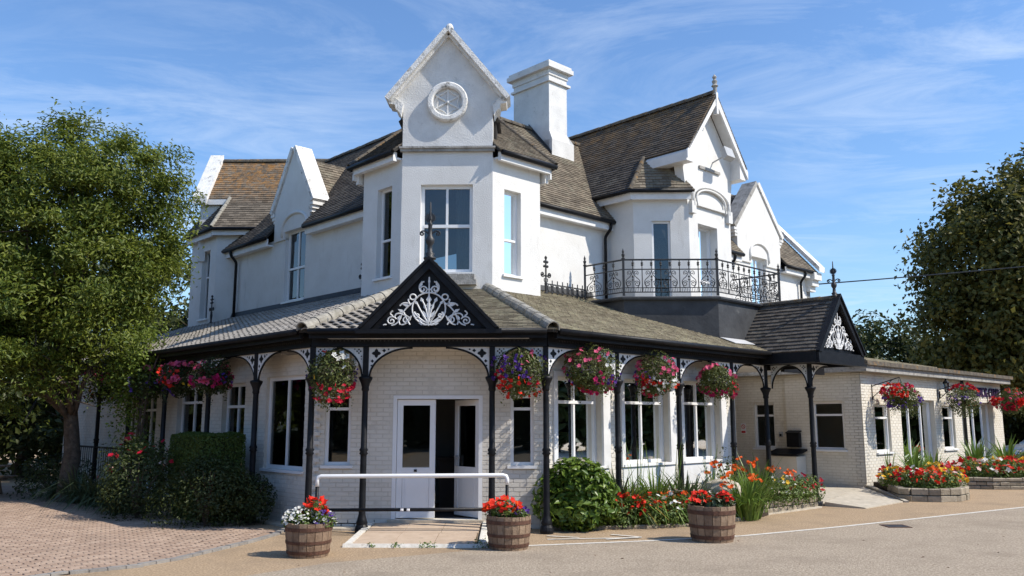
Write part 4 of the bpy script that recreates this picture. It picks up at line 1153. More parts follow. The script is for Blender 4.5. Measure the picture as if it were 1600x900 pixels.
frontposts = [(cF, 'c'), (1.02, 's'), (3.14, 's'), (2 * EH - cF, 'c')]
cols = []
for i, (a, _) in enumerate(frontposts):
    p = VF.P(a, hP, 0); cols.append(column(p.x, p.y))
half = .44
bracket(cols[0], VF, frontposts[0][0], hP, half, .52, 1); bracket(cols[1], VF, 1.02, hP, half, .52, -1)
bracket(cols[1], VF, 1.02, hP, .72, .50, 1); bracket(cols[2], VF, 3.14, hP, .72, .50, -1)
bracket(cols[2], VF, 3.14, hP, half - .03, .52, 1); bracket(cols[3], VF, frontposts[3][0], hP, half - .03, .52, -1)
lp = [cF, 2.10, 4.10, 6.30, 8.4, 10.5]; prevc = cols[0]
for i in range(1, len(lp)):
    p = VL.P(lp[i], hP, 0); c = column(p.x, p.y)
    bracket(prevc, VL, lp[i - 1], hP, .80, .55, 1); bracket(c, VL, lp[i], hP, .80, .55, -1); prevc = c
rp = [cR, 1.98, 3.88, 5.80, 7.20]; prevc = cols[3]
for i in range(1, len(rp)):
    p = VR.P(rp[i], hP, 0); c = column(p.x, p.y)
    w_ = .78 if i < 4 else .56
    bracket(prevc, VR, rp[i - 1], hP, w_, .55, 1, True); bracket(c, VR, rp[i], hP, w_, .55, -1, True); prevc = c
pc5 = c
# basket hooks and tie rods under the eaves
def hooks(fr_, lst):
    for a in lst:
        one('hanging_hook', 'black_paint', ver, lambda m: m.tube([fr_.P(a, -PS, 3.04), fr_.P(a, -PS + .02, 2.98)], .012, 6))
# ---- front gable
GX = XC + .03
def gpt(x, z, y=13.74): return V((GX + x, y, z))
one('gable_board', 'black_paint', ver, lambda m: m.prism([gpt(-1.0, 3.30, 13.80), gpt(1.0, 3.30, 13.80), gpt(0, 4.30, 13.80)], (0, .05, 0)))
for s_ in (-1, 1):
    one('gable_bargeboard', 'black_paint', ver, lambda m: (m.prism([gpt(s_ * 1.13, 3.28, 13.70), gpt(0, 4.44, 13.70), gpt(0, 4.29, 13.70), gpt(s_ * .97, 3.28, 13.70)], (0, .09, 0)), m.prism([gpt(s_ * 1.16, 3.31, 13.66), gpt(0, 4.50, 13.66), gpt(0, 4.44, 13.66), gpt(s_ * 1.10, 3.31, 13.66)], (0, .16, 0))))
    gp_ = [gpt(s_ * 1.14, 3.33, 13.82), gpt(0, 4.49, 13.82), gpt(0, 4.49, 16.6), gpt(s_ * 1.14, 3.33, 13.82 + .2)]
    tile_roof(ro, [gpt(s_ * 1.14, 3.33, 13.82), gpt(s_ * 1.14, 3.33, 14.0), gpt(0, 4.49, 17.0), gpt(0, 4.49, 13.82)], 'tile_canopy')
one('gable_sill', 'black_paint', ver, lambda m: m.box(Fr((GX - 1.2, 13.72), (1, 0), (0, -1)), 0, 2.4, -.05, .03, 3.22, 3.29))
# white cast-iron tracery
def spiral(cx, cz, r0, r1, a0, turns, n=18):
    return [(cx + (r0 + (r1 - r0) * i / n) * math.cos(a0 + turns * 2 * math.pi * i / n), cz + (r0 + (r1 - r0) * i / n) * math.sin(a0 + turns * 2 * math.pi * i / n)) for i in range(n + 1)]
def bez(p0, p1, p2, n=10):
    return [((1 - t) ** 2 * p0[0] + 2 * t * (1 - t) * p1[0] + t * t * p2[0], (1 - t) ** 2 * p0[1] + 2 * t * (1 - t) * p1[1] + t * t * p2[1]) for t in [i / n for i in range(n + 1)]]
def tracery_paths():
    P = []
    P.append([(.27 * math.cos(t), .31 + .29 * math.sin(t)) for t in [2 * math.pi * k / 28 for k in range(29)]])
    for s in (-1, 1):
        m = lambda pts: [(s * x, z) for x, z in pts]
        P.append(m(bez((.0, .02), (.02, .30), (.11, .46)))); P.append(m(bez((.0, .05), (.10, .20), (.19, .40)))); P.append(m(bez((.0, .04), (.14, .10), (.24, .25))))
        P.append(m(bez((.02, .02), (.10, .0), (.14, .10)))); P.append(m(bez((.0, .02), (.05, .12), (.10, .20))))
        P.append(m(spiral(.19, .19, .01, .06, 0, 1.2)))
        P.append(m(spiral(.10, .66, .012, .07, 2.2, 1.3))); P.append(m(bez((.03, .60), (.16, .58), (.16, .70)))); P.append(m(bez((.16, .70), (.155, .78), (.08, .80))))
        P.append(m([(.26 + .05 * math.cos(t), .52 + .05 * math.sin(t)) for t in [2 * math.pi * k / 14 for k in range(15)]]))
        P.append(m(bez((.24, .42), (.36, .36), (.44, .20)))); P.append(m(bez((.30, .40), (.42, .44), (.47, .36)))); P.append(m(bez((.30, .37), (.36, .50), (.32, .47))))
        P.append(m(spiral(.60, .09, .01, .085, -.4, 1.5))); P.append(m(bez((.44, .20), (.48, .02), (.60, .01)))); P.append(m(bez((.58, .18), (.66, .22), (.58, .27))))
        P.append(m(bez((.28, .18), (.34, .02), (.44, .02)))); P.append(m(spiral(.36, .10, .012, .07, 1.2, 1.2))); P.append(m(bez((.44, .20), (.36, .22), (.30, .10)))); P.append(m(bez((.44, .22), (.54, .24), (.55, .16))))
        P.append(m(bez((.30, .02), (.36, .12), (.40, .24)))); P.append(m(bez((.46, .02), (.50, .10), (.46, .16)))); P.append(m(bez((.68, .02), (.71, .03), (.73, .01))))
    P.append([(0, .0), (0, .88)]); P.append([(-.05, .66), (.05, .66)])
    return P
def tracery(name, parent, base, udir, ndir, sx, sz, r=.011):
    m = MB()
    for pth in tracery_paths():
        m.tube([base + udir * (x * sx) + Zd * (z * sz) for x, z in pth], r, 5)
    # leaf blobs
    def leaf(x, z, dx, dz, l, w):
        d = V((dx, dz)).normalized(); n = V((-d.y, d.x))
        pts = [(x, z), (x + d.x * l * .45 + n.x * w, z + d.y * l * .45 + n.y * w), (x + d.x * l, z + d.y * l), (x + d.x * l * .45 - n.x * w, z + d.y * l * .45 - n.y * w)]
        m.prism([base + udir * (a * sx) + Zd * (b * sz) - ndir * .006 for a, b in pts], ndir * .012)
    for s in (-1, 1):
        for (x, z, dx, dz, l, w) in ((.02, .14, .6, 1, .16, .028), (.05, .06, 1, .45, .16, .03), (.02, .26, .45, 1, .18, .03), (.10, .42, .3, 1, .10, .03), (.18, .38, .6, 1, .09, .025), (.30, .36, 1, .25, .15, .03), (.40, .24, .8, .5, .12, .028), (.22, .16, .5, 1, .09, .03), (.50, .10, -.4, 1, .10, .022), (.07, .02, 1, .3, .10, .022), (.14, .70, -.2, 1, .12, .025), (.34, .04, .3, 1, .10, .02)):
            leaf(s * x, z, s * dx, dz, l, w)
    leaf(0, .40, 0, 1, .16, .045); leaf(0, .26, 0, 1, .2, .05); leaf(0, .72, 0, 1, .18, .018)
    return m.build(name, 'white_iron', parent)
tracery('gable_tracery', ver, V((GX, 13.76, 3.345)), Xd, nF, 1.02, .92, .013)
# ---- roof finial with scrolls and a toothed sun
def scroll_finial(name, parent, c, udir, s=1.0, sun=True):
    c = V(c)
    f = one(name, 'iron_grey', parent, lambda m: m.lathe([(.11 * s, 0), (.11 * s, .03 * s), (.06 * s, .05 * s), (.085 * s, .10 * s), (.05 * s, .13 * s), (.04 * s, .24 * s), (.075 * s, .30 * s), (.08 * s, .36 * s), (.04 * s, .42 * s), (.035 * s, .60 * s), (.05 * s, .63 * s), (.022 * s, .66 * s), (.020 * s, .78 * s), (.012 * s, 1.02 * s), (0, 1.04 * s)], c, 12), True)
    def sc(m):
        for k in (-1, 1):
            p = bez((.0, .42), (.10, .56), (.17, .48)) + spiral(.14, .46, .035, .012, .4, -1.0, 10)
            m.tube([c + udir * (k * x * s) + Zd * (z * s) for x, z in p], .014 * s, 6)
    one('finial_scroll', 'iron_grey', f, sc)
    if sun:
        vd = udir.cross(Zd)
        def gear(m):
            pts = []
            for k in range(32):
                w = 2 * math.pi * k / 32; r = (.105 if k % 2 else .075) * s
                pts.append(c + udir * (r * math.cos(w)) + Zd * (.74 * s + r * math.sin(w)) - vd * .012)
            m.prism(pts, vd * .024)
            m.lathe([(.035 * s, -.03), (.035 * s, .03)], c + Zd * .74 * s, 8)
        one('finial_sun', 'iron_grey', f, gear)
    return f
scroll_finial('finial', ver, (GX, 13.78, 4.46), Xd, .95)
# ---- porch gable at the right
G1 = V((6.09, 18.03, 0)); PG = Fr(G1, (q, q), (q, -q)); PW = 2.07; PZ = 4.50
for s_, a in ((-1, 0), (1, PW)):
    e_ = -.08 if s_ < 0 else PW + .08
    tile_roof(ro, [PG.P(e_, .0, EZ - .03), PG.P(PW / 2, .0, PZ), PG.P(PW / 2, -2.6, PZ), PG.P(e_, -2.6, EZ - .03)], 'tile_dark' if s_ < 0 else 'tile_canopy', th=.03, gauge=.115)
    one('gable_bargeboard', 'black_paint', ver, lambda m: (m.prism([PG.P(e_, .07, EZ - .04), PG.P(PW / 2, .07, PZ + .06), PG.P(PW / 2, .07, PZ - .12), PG.P(e_ + .16 * -s_, .07, EZ - .04)], PG.n * -.08), m.prism([PG.P(e_ - .02 * -s_, .10, EZ - .02), PG.P(PW / 2, .10, PZ + .10), PG.P(PW / 2, .10, PZ + .05), PG.P(e_ + .03 * -s_, .10, EZ - .02)], PG.n * -.14)))
ridge_tiles(ro, PG.P(PW / 2, .02, PZ + .02), PG.P(PW / 2, -2.0, PZ + .02), .07, .42, 'ridge_dark')
one('gable_board', 'black_paint', ver, lambda m: m.prism([PG.P(.06, -.06, EZ), PG.P(PW - .06, -.06, EZ), PG.P(PW / 2, -.06, PZ - .06)], PG.n * -.05))
tracery('gable_tracery', ver, PG.P(PW / 2, -.02, EZ + .06), Rd, nR, .98, .92, .012)
one('porch_beam', 'black_paint', ver, lambda m: (m.box(PG, -.06, PW + .06, -.02, .05, EZ - .22, EZ - .02), m.box(PG, -.10, PW + .1, -.03, .08, EZ - .28, EZ - .22)))
PGl = Fr(PG.P(0, 0, 0), (-q, q), (-q, -q))
one('porch_beam', 'black_paint', ver, lambda m: (m.box(PGl, .0, 1.5, -.06, .08, EZ - .26, EZ - .03),))
PGr = Fr(PG.P(PW, 0, 0), (-q, q), (q, q))
one('porch_beam', 'black_paint', ver, lambda m: (m.box(PGr, .0, 2.4, -.06, .06, EZ - .26, EZ - .03),))
one('porch_ceiling', 'black_paint', ver, lambda m: m.box(PG, .05, PW - .05, -2.6, -.03, EZ - .16, EZ - .12))
scroll_finial('finial', ver, PG.P(PW / 2, -.05, PZ + .04), (V((.9, -.44, 0))).normalized(), .78)
p6 = V((6.06, 18.56, 0)); c6 = column(p6.x, p6.y)
bracket(pc5, Fr(p6, (-q, q), (-q, -q)), .96, 0, .45, .5, -1); bracket(c6, Fr(p6, (q, q), (q, -q)), 0, 0, .80, .5, 1)
bracket(c6, Fr(p6, (-q, q), (-q, -q)), 0, 0, .45, .5, 1)
# recess ceiling carrying the balcony
one('recess_ceiling', 'fascia_white', ver, lambda m: (m.box(VR, 5.6, 11.0, -4.6, -.9, 3.14, 3.2),))
one('recess_beam', 'black_paint', ver, lambda m: (m.box(VR, 9.2, 11.3, -1.0, -.9, 3.0, 3.3),))
# ---- ridge cresting and cross finials on the veranda roof
def cross_finial(c, udir, s=1.0):
    c = V(c)
    def f(m):
        m.tube([c, c + Zd * .98 * s], .022 * s, 6)
        m.lathe([(.05 * s, 0), (.05 * s, .03), (.03 * s, .06), (.045 * s, .25), (.02 * s, .30)], c, 8)
        for z, l in ((.86, .055), (.74, .06)):
            for k in (-1, 1):
                m.lathe([(.0, -.04 * s), (.035 * s, -.02 * s), (.038 * s, .01 * s), (.0, .045 * s)], c + udir * (k * l * s) + Zd * (z * s), 6)
        m.lathe([(.0, -.05 * s), (.04 * s, -.02 * s), (.042 * s, .02 * s), (.0, .06 * s)], c + Zd * .97 * s, 6)
        for k in (-1, 1):
            p = [(.0, .46), (.06, .50)] + spiral(.125, .52, .075, .02, 3.4, 1.4, 14)
            m.tube([c + udir * (k * x * s) + Zd * (z * s) for x, z in p], .016 * s, 5)
            m.lathe([(.0, -.03 * s), (.03 * s, 0), (.0, .03 * s)], c + udir * (k * .125 * s) + Zd * (.52 * s), 6)
            m.tube([c + udir * (k * x * s) + Zd * (z * s) for x, z in bez((0, .30), (.09, .34), (.05, .42))], .014 * s, 5)
    return one('cross_finial', 'iron_grey', ver, f)
cross_finial(VL.P(3.30, -3.35, vz(3.35) + .02), Ld, .80)
cross_finial(VL.P(10.8, -3.25, vz(3.25) + .02), Ld, .80)
ca0, ca1 = 3.38, 4.60
def cz(a): return vz(3.42)
cross_finial(VR.P(ca0, -3.42, cz(0)), (Rd), .85)
def crest(m):
    m.tube([VR.P(ca0, -3.42, cz(0) + .06), VR.P(ca1 + .2, -3.42, cz(0) + .06)], .014, 5); m.tube([VR.P(ca0, -3.42, cz(0) + .24), VR.P(ca1 + .2, -3.42, cz(0) + .24)], .013, 5)
    a = ca0 + .12
    while a < ca1 + .15:
        m.tube([VR.P(a + .066 * math.cos(t), -3.42, cz(0) + .15 + .085 * math.sin(t)) for t in [2 * math.pi * k / 12 for k in range(12)]], .012, 5, closed=True)
        m.tube([VR.P(a + .085, -3.42, cz(0) + .02), VR.P(a + .085, -3.42, cz(0) + .33)], .013, 5)
        a += .17
one('ridge_cresting', 'iron_grey', ver, crest)
# rainwater pipe and clips at the left corner, loose cable on the wall
cb = one('cable', 'fascia_white', ver, lambda m: m.tube([GL.P(2.18, .03, 2.6), GL.P(2.18, .03, .9), GL.P(2.2, .04, .4), GL.P(2.1, .08, .12), GL.P(2.25, .2, .03), GL.P(1.8, .35, .03)], .012, 6))

# ------------------------------------------------------------ the balcony
bal = thing('balcony', 'black iron balcony with scrolled railing on a dark lead-clad base above the veranda roof', 'balcony', (3.2, 19.6, 4.2))
BZ = 4.58
B1, B2 = V((2.10, 18.80, 0)), V((4.20, 18.80, 0)); B3 = B2 + Rd * 2.75; B0 = B1 + Ld * 1.15
def pplane(p):    # height of the veranda roof under a plan point
    s = (V((p.x, p.y, 0)) - ERp).dot(-nR); return vz(s)
def parapet(m):
    for a, b in ((B0, B1), (B1, B2), (B2, B3)):
        m.hexa([V((a.x, a.y, pplane(a) - .1)), V((b.x, b.y, pplane(b) - .1)), V((b.x, b.y, pplane(b) - .1)) + (V((3.4, 21.0, 0)) - b) * .08, V((a.x, a.y, pplane(a) - .1)) + (V((3.4, 21.0, 0)) - a) * .08,
                V((a.x, a.y, BZ - .1)), V((b.x, b.y, BZ - .1)), V((b.x, b.y, BZ - .1)) + (V((3.4, 21.0, 0)) - b) * .08, V((a.x, a.y, BZ - .1)) + (V((3.4, 21.0, 0)) - a) * .08])
one('lead_base', 'lead', bal, parapet)
def floor_(m):
    c = V((3.6, 21.2, 0))
    ring = [B0 + Ld * .6, B0, B1, B2, B3, B3 + Ld * 2.2]
    o_ = [p + (p - c).normalized() * .09 for p in ring]
    m.prism([V((p.x, p.y, BZ - .1)) for p in o_], (0, 0, .06))
one('balcony_deck', 'lead', bal, floor_)
one('deck_edge', 'lead', bal, lambda m: [m.tube([V((a.x, a.y, BZ - .06)), V((b.x, b.y, BZ - .06))], .032, 6) for a, b in ((B0 + (B0 - V((3.6, 21.2, 0))).normalized() * .08, B1 + (B1 - V((3.6, 21.2, 0))).normalized() * .08), (B1 + (B1 - V((3.6, 21.2, 0))).normalized() * .08, B2 + (B2 - V((3.6, 21.2, 0))).normalized() * .08), (B2 + (B2 - V((3.6, 21.2, 0))).normalized() * .08, B3 + (B3 - V((3.6, 21.2, 0))).normalized() * .08))])
one('valley_flashing', 'flashing', bal, lambda m: m.prism([B2 + nR * .02 + Zd * (pplane(B2) + .03), B2 + nR * .42 + Rd * -.05 + Zd * (pplane(B2 + nR * .42) + .035), B2 + nR * .35 + Rd * .9 + Zd * (pplane(B2 + nR * .35) + .035), B2 + nR * .02 + Rd * 1.0 + Zd * (pplane(B2) + .03)], (0, 0, .01)))
RZ0, RZ1, RZ2 = BZ + .08, BZ + .60, BZ + .82
def rpost(p):
    o_ = one('railing_post', 'iron_grey', bal, lambda m: (m.box(Fr(p, (1, 0), (0, -1)), -.025, .025, -.025, .025, BZ, RZ2), m.lathe([(.035, RZ2), (.045, RZ2 + .03), (.02, RZ2 + .05), (.035, RZ2 + .09), (.04, RZ2 + .12), (.015, RZ2 + .15), (.03, RZ2 + .18), (.012, RZ2 + .23), (0, RZ2 + .27)], (p.x, p.y, 0), 8)))
for p in (B0, B1, B2, B3): rpost(p)
def rails(a, b, n):
    d = (b - a); L = d.length; d.normalize()
    one('handrail', 'iron_grey', bal, lambda m: m.tube([a + Zd * RZ2, b + Zd * RZ2], .020, 6))
    one('rail', 'iron_grey', bal, lambda m: (m.tube([a + Zd * RZ1, b + Zd * RZ1], .013, 6), m.tube([a + Zd * RZ0, b + Zd * RZ0], .013, 6), m.tube([a + Zd * (RZ0 + .10), b + Zd * (RZ0 + .10)], .009, 6)))
    w = L / n
    for i in range(n):
        c = a + d * (w * (i + .5))
        def panel(m):
            T = lambda pts: [c + d * x + Zd * (BZ + z) for x, z in pts]
            h = w / 2
            for s in (-1, 1):
                m.tube(T([(s * x, z) for x, z in bez((0.0, .58), (.02, .46), (.10, .40)) + bez((.10, .40), (h * .98, .32), (h * .55, .20))]), .009, 5)
                m.tube(T([(s * x, z) for x, z in spiral(.075, .52, .055, .015, -1.0, 1.3, 12)]), .008, 5)
                m.tube(T([(s * x, z) for x, z in spiral(.09, .27, .07, .018, 2.6, -1.4, 14)]), .009, 5)
                m.tube(T([(s * x, z) for x, z in bez((0, .18), (.06, .17), (.13, .20))]), .008, 5)
            m.tube(T([(0, .18), (0, .44)]), .009, 5)
            m.lathe([(0, .40), (.03, .43), (0, .47)], c + Zd * (BZ + 0), 6)
            m.lathe([(0, .33), (.028, .36), (0, .39)], c + Zd * (BZ + 0), 6)
        one('scroll_panel', 'iron_grey', bal, panel)
        def baluster(m):
            p = a + d * (w * (i + 1)) if i < n - 1 else None
            for pp in ([c] if p is None else [c, p]):
                m.tube([pp + Zd * RZ1, pp + Zd * RZ2], .010, 5)
                m.lathe([(.0, .66), (.035, .70), (.018, .72), (.035, .745), (.0, .78)], pp + Zd * BZ, 6)
            if p is not None: m.tube([p + Zd * RZ0, p + Zd * RZ1], .012, 5)
        one('baluster', 'iron_grey', bal, baluster)
    def pick(m):
        x = .04
        while x < L - .02:
            m.tube([a + d * x + Zd * RZ0, a + d * (x + .02) + Zd * (RZ0 + .10)], .006, 4); x += .055
    o_ = one('picket_band', 'iron_grey', bal, pick); o_['kind'] = 'stuff'
rails(B0, B1, 2); rails(B1, B2, 5); rails(B2, B3, 6); rails(B3, B3 + Ld * 1.3, 3)

# ------------------------------------------------------------ the single-storey annexe
CX = V((8.62, 22.41, 0))
ann = thing('annexe', 'single-storey cream painted brick clubhouse annexe with a low flat roof', 'building', tuple(CX))
AL = Fr(CX, (q, q), (q, -q)); AE = Fr(CX, (-q, q), (-q, -q))
aH = 3.08
opA = [(.76, 1.72, .98, 2.24), (2.47, 4.96, .12, 2.42), (5.56, 6.56, .96, 2.26), (7.85, 10.2, .12, 2.42)]
opE = [(.50, 1.36, 1.05, 2.32), (2.55, 3.2, 1.05, 2.31)]
aw = wall(ann, AL, 0, 11.2, 0, aH, opA, .25, 'cream_mortar', 'long_wall')
bricks(aw, AL, .012, 11.19, .01, aH - .03, opA, 'cream_brick', 200, tuple(AL.P(1.0, 2, 1.2)))
ae = wall(ann, AE, 0, 2.15, 0, aH, [opE[0]], .25, 'cream_mortar', 'end_wall')
bricks(ae, AE, .012, 2.14, .01, aH - .03, [opE[0]], 'cream_brick', 100, tuple(AE.P(1.0, 2, 1.2)))
ae2 = wall(ann, AE, 2.151, 4.4, 0, aH, [opE[1]], .25, 'cream_mortar', 'end_wall', b1=-.10)
AE2 = Fr(AE.P(0, -.10, 0), AE.u, AE.n)
bricks(ae2, AE2, 2.16, 4.39, .01, aH - .03, [opE[1]], 'cream_brick')
one('far_wall', 'cream_brick', ann, lambda m: (m.box(Fr(AL.P(11.2, 0, 0), (-q, q), (q, q)), .25, 6, -.25, 0, 0, aH), m.box(AL, 1.0, 11.0, -4.2, -4.0, 0, aH)))
for i, o_ in enumerate(opA):
    if i in (0, 2): window(ann, AL, *o_, dep=.06, fw=.06, trans=(.72,))
    else: window(ann, AL, *o_, dep=.14, fw=.075, mull=(.36, .72), sill=False, name='patio_door')
window(ann, AE, *opE[0], dep=.06, fw=.06, trans=(.72,)); window(ann, AE2, *opE[1], dep=.06, fw=.06, trans=(.72,))
one('roof', 'coping_grey', ann, lambda m: (m.box(AL, -.22, 11.42, -6.0, .28, aH, aH + .16),))
one('roof_edge', 'ridge_dark', ann, lambda m: (m.box(AL, -.30, 11.5, -.2, .36, aH + .16, aH + .27),))
tile_roof(ann, [AL.P(-.25, .3, aH + .28), AL.P(4.6, .3, aH + .28), AL.P(4.0, -3.2, aH + .95), AL.P(-.25, -3.2, aH + .95)], 'tile_canopy', gauge=.2, tw=.3)
one('roof_kerb', 'fascia_white', ann, lambda m: (m.box(AL, 6.0, 11.0, -2.2, -2.0, aH + .16, aH + .42),))
one('downpipe', 'black_paint', ann, lambda m: m.tube([AL.P(7.3, .06, aH), AL.P(7.3, .06, .2)], .045, 8))
def lantern(fr_, a, z):
    wl = one('wall_lantern', 'black_paint', ann, lambda m: (m.lathe([(.02, z - .17), (.05, z - .15), (.05, z - .13)], fr_.P(a, .22, 0), 6), m.lathe([(.095, z + .12), (.08, z + .16), (.03, z + .22), (.012, z + .27), (0, z + .28)], fr_.P(a, .22, 0), 6), m.tube([fr_.P(a - .0, .0, z - .22), fr_.P(a, .12, z - .24), fr_.P(a, .22, z - .16)], .014, 6), m.box(fr_, a - .045, a + .045, 0, .02, z - .32, z - .12)) + tuple(m.tube([fr_.P(a + .048 * sx, .22 + .048 * sy, z - .13), fr_.P(a + .085 * sx, .22 + .085 * sy, z + .12)], .006, 4) for sx, sy in ((1, 0), (-1, 0), (0, 1), (0, -1))))
    one('lantern_glass', 'glass', wl, lambda m: m.lathe([(.042, z - .13), (.078, z + .12)], fr_.P(a, .22, 0), 6))
lantern(AL, 5.45, 2.82)
# lettering
def text3d(s, fr_, a0, width, zb, h, parent, material):
    cu = bpy.data.curves.new('lettering', 'FONT'); cu.body = s; cu.size = 1; cu.extrude = .02; cu.bevel_depth = .0; cu.offset = .012
    to = bpy.data.objects.new('lettering_tmp', cu); COL.objects.link(to)
    dg = bpy.context.evaluated_depsgraph_get(); dg.update()
    me = bpy.data.meshes.new_from_object(to.evaluated_get(dg))
    bpy.data.objects.remove(to)
    co = np.zeros(len(me.vertices) * 3); me.vertices.foreach_get('co', co); co = co.reshape(-1, 3)
    mn, mx_ = co.min(0), co.max(0)
    off_ = woff(parent)
    for i, v in enumerate(me.vertices):
        x = a0 + (co[i, 0] - mn[0]) / (mx_[0] - mn[0]) * width; zz = zb + (co[i, 1] - mn[1]) / (mx_[1] - mn[1]) * h; yy = .012 + (co[i, 2] - mn[2]) * 1.0
        v.co = fr_.P(x, yy, zz) - off_
    me.name = 'lettering'; me.materials.clear(); me.materials.append(MATS[material])
    for p in me.polygons: p.material_index = 0
    return linkmesh('lettering', me, parent)
lt = text3d('SOUTHWICK CLUB', AL, 7.2, 3.7, 2.60, .31, ann, 'sign_purple')
# fittings on the recess walls
ns = thing('no_smoking_sign', 'small white no-smoking notice with a red ring on the porch wall', 'sign', tuple(AE2.P(3.55, .01, 1.5)))
one('plate', 'trim_white', ns, lambda m: m.box(AE2, 3.47, 3.63, .008, .016, 1.44, 1.74))
def ring_(m):
    pts = [AE2.P(3.55 + .055 * math.cos(t), .019, 1.645 + .055 * math.sin(t)) for t in [2 * math.pi * k / 20 for k in range(20)]]
    m.tube(pts, .008, 5, closed=True); m.tube([pts[3], pts[13]], .006, 5)
    m.box(AE2, 3.485, 3.615, .017, .02, 1.46, 1.52)
one('red_ring', 'sign_red', ns, ring_)
lb = thing('letter_box', 'black letter box on the porch wall between the two windows', 'letter box', tuple(AE.P(1.95, .1, 1.2)))
one('body', 'black_paint', lb, lambda m: m.box(AE, 1.72, 2.08, .008, .16, 1.10, 1.48))
one('lid', 'black_paint', lb, lambda m: m.prism([AE.P(1.70, .0085, 1.52), AE.P(1.70, .19, 1.47), AE.P(1.70, .19, 1.485), AE.P(1.70, .0085, 1.55)], AE.u * .40))
kp = thing('door_entry_keypad', 'small grey keypad fixed left of the black letter box', 'keypad', tuple(AE2.P(2.36, .02, 1.4)))
one('body', 'plastic_grey', kp, lambda m: m.box(AE2, 2.32, 2.42, .008, .05, 1.36, 1.50))
one('button_panel', 'black_paint', kp, lambda m: m.box(AE2, 2.335, 2.405, .051, .054, 1.38, 1.45))
cab = thing('meter_cabinet', 'cream meter cabinet with a sloping black lid under the letter box', 'cabinet', tuple(AE.P(2.0, .5, 0)))
one('body', 'cream_brick', cab, lambda m: m.box(AE, 1.62, 2.42, .02, .52, 0, .86))
one('lid', 'black_paint', cab, lambda m: m.prism([AE.P(1.56, .01, 1.0), AE.P(1.56, .58, .88), AE.P(1.56, .58, .92), AE.P(1.56, .01, 1.05)], AE.u * .92))
# overhead cable
wr = one('overhead_cable', 'black_paint', None, lambda m: m.tube([UR.P(URL, .1, 6.3) + (V((46, 44, 12.2)) - UR.P(URL, .1, 6.3)) * t - Zd * (1.0 * t * (1 - t)) for t in [k / 16 for k in range(17)]], .022, 5))
tag(wr, 'thin black overhead cable running from the house gable to the right', 'cable')
# ------------------------------------------------------------ entrance ramp, handrail, kerbs
ramp = thing('entrance_ramp', 'low ramp of tan paving slabs with white painted edges before the open door', 'ramp', (-1.7, 13.6, 0))
rx0, rx1, ry0, ry1 = -2.66, -.76, 12.58, 14.66
def rz_(y): return .035 + (y - ry0) / (ry1 - ry0) * .07
def ramp_core(m):
    m.hexa([V((rx0, ry0, 0)), V((rx1, ry0, 0)), V((rx1 - .06, ry1, 0)), V((rx0 - .05, ry1, 0)), V((rx0, ry0, rz_(ry0) - .012)), V((rx1, ry0, rz_(ry0) - .012)), V((rx1 - .06, ry1, rz_(ry1) - .012)), V((rx0 - .05, ry1, rz_(ry1) - .012))])
one('ramp_core', 'joint_sand', ramp, ramp_core)
for i in range(3):
    for j in range(2):
        xa, xb = rx0 + .06 + i * .594, rx0 + .06 + i * .594 + .586
        ya, yb = ry0 + .07 + j * 1.0, ry0 + .07 + j * 1.0 + .99
        one('slab', 'slab', ramp, lambda m: m.hexa([V((xa, ya, rz_(ya) - .02)), V((xb, ya, rz_(ya) - .02)), V((xb - .02, yb, rz_(yb) - .02)), V((xa - .02, yb, rz_(yb) - .02)), V((xa, ya, rz_(ya))), V((xb, ya, rz_(ya))), V((xb - .02, yb, rz_(yb))), V((xa - .02, yb, rz_(yb)))]))
one('white_edge', 'line_white', ramp, lambda m: (m.hexa([V((rx0 - .06, ry0 - .03, 0)), V((rx1, ry0 - .03, 0)), V((rx1, ry0 + .06, 0)), V((rx0 - .06, ry0 + .06, 0)), V((rx0 - .06, ry0, .05)), V((rx1, ry0, .05)), V((rx1, ry0 + .06, .045)), V((rx0 - .06, ry0 + .06, .045))]), ))
one('white_edge', 'line_white', ramp, lambda m: (m.hexa([V((rx1 + .002, ry0 - .02, 0)), V((rx1 + .14, ry0 - .02, 0)), V((rx1 + .06, ry1, 0)), V((rx1 - .05, ry1, 0)), V((rx1 + .002, ry0 - .02, .06)), V((rx1 + .10, ry0 - .02, .05)), V((rx1 + .03, ry1, .13)), V((rx1 - .05, ry1, .13))]),))
one('white_edge', 'line_white', ramp, lambda m: (m.hexa([V((rx0 - .05, ry0 + .061, 0)), V((rx0 + .05, ry0 + .061, 0)), V((rx0 + .02, ry1, 0)), V((rx0 - .08, ry1, 0)), V((rx0 - .05, ry0 + .061, .047)), V((rx0 + .05, ry0 + .061, .047)), V((rx0 + .02, ry1, .115)), V((rx0 - .08, ry1, .115))]),))
plinth = one('kerb', 'concrete', None, lambda m: (m.box(GF, -.1, .92, -.02, .32, 0, .035), m.box(GL, -.05, 2.6, -.02, .30, 0, .03))); plinth['kind'] = 'structure'

hr = thing('handrail', 'white-topped handrail on black posts in front of the entrance', 'handrail', (-1.9, 13.8, 0))
HY, HX0, HX1, HZ = 13.78, -3.42, -.38, .925
pipe('top_rail', hr, [(HX0, HY, HZ - .16), (HX0, HY, HZ), (HX1, HY, HZ + .02), (HX1, HY, HZ - .12)], .034, 'trim_white', 10)
for x in (HX0, HX1): one('post', 'black_paint', hr, lambda m: m.tube([(x, HY, .0), (x, HY, HZ - .13)], .028, 8), True)
one('lower_rail', 'black_paint', hr, lambda m: m.tube([(HX0, HY, .40), (HX1, HY, .42)], .028, 8), True)
for x in (-2.05, -1.95): one('clip', 'trim_white', hr, lambda m: m.lathe([(.036, -.02), (.04, 0), (.036, .02)], (x, HY, .408), 8))

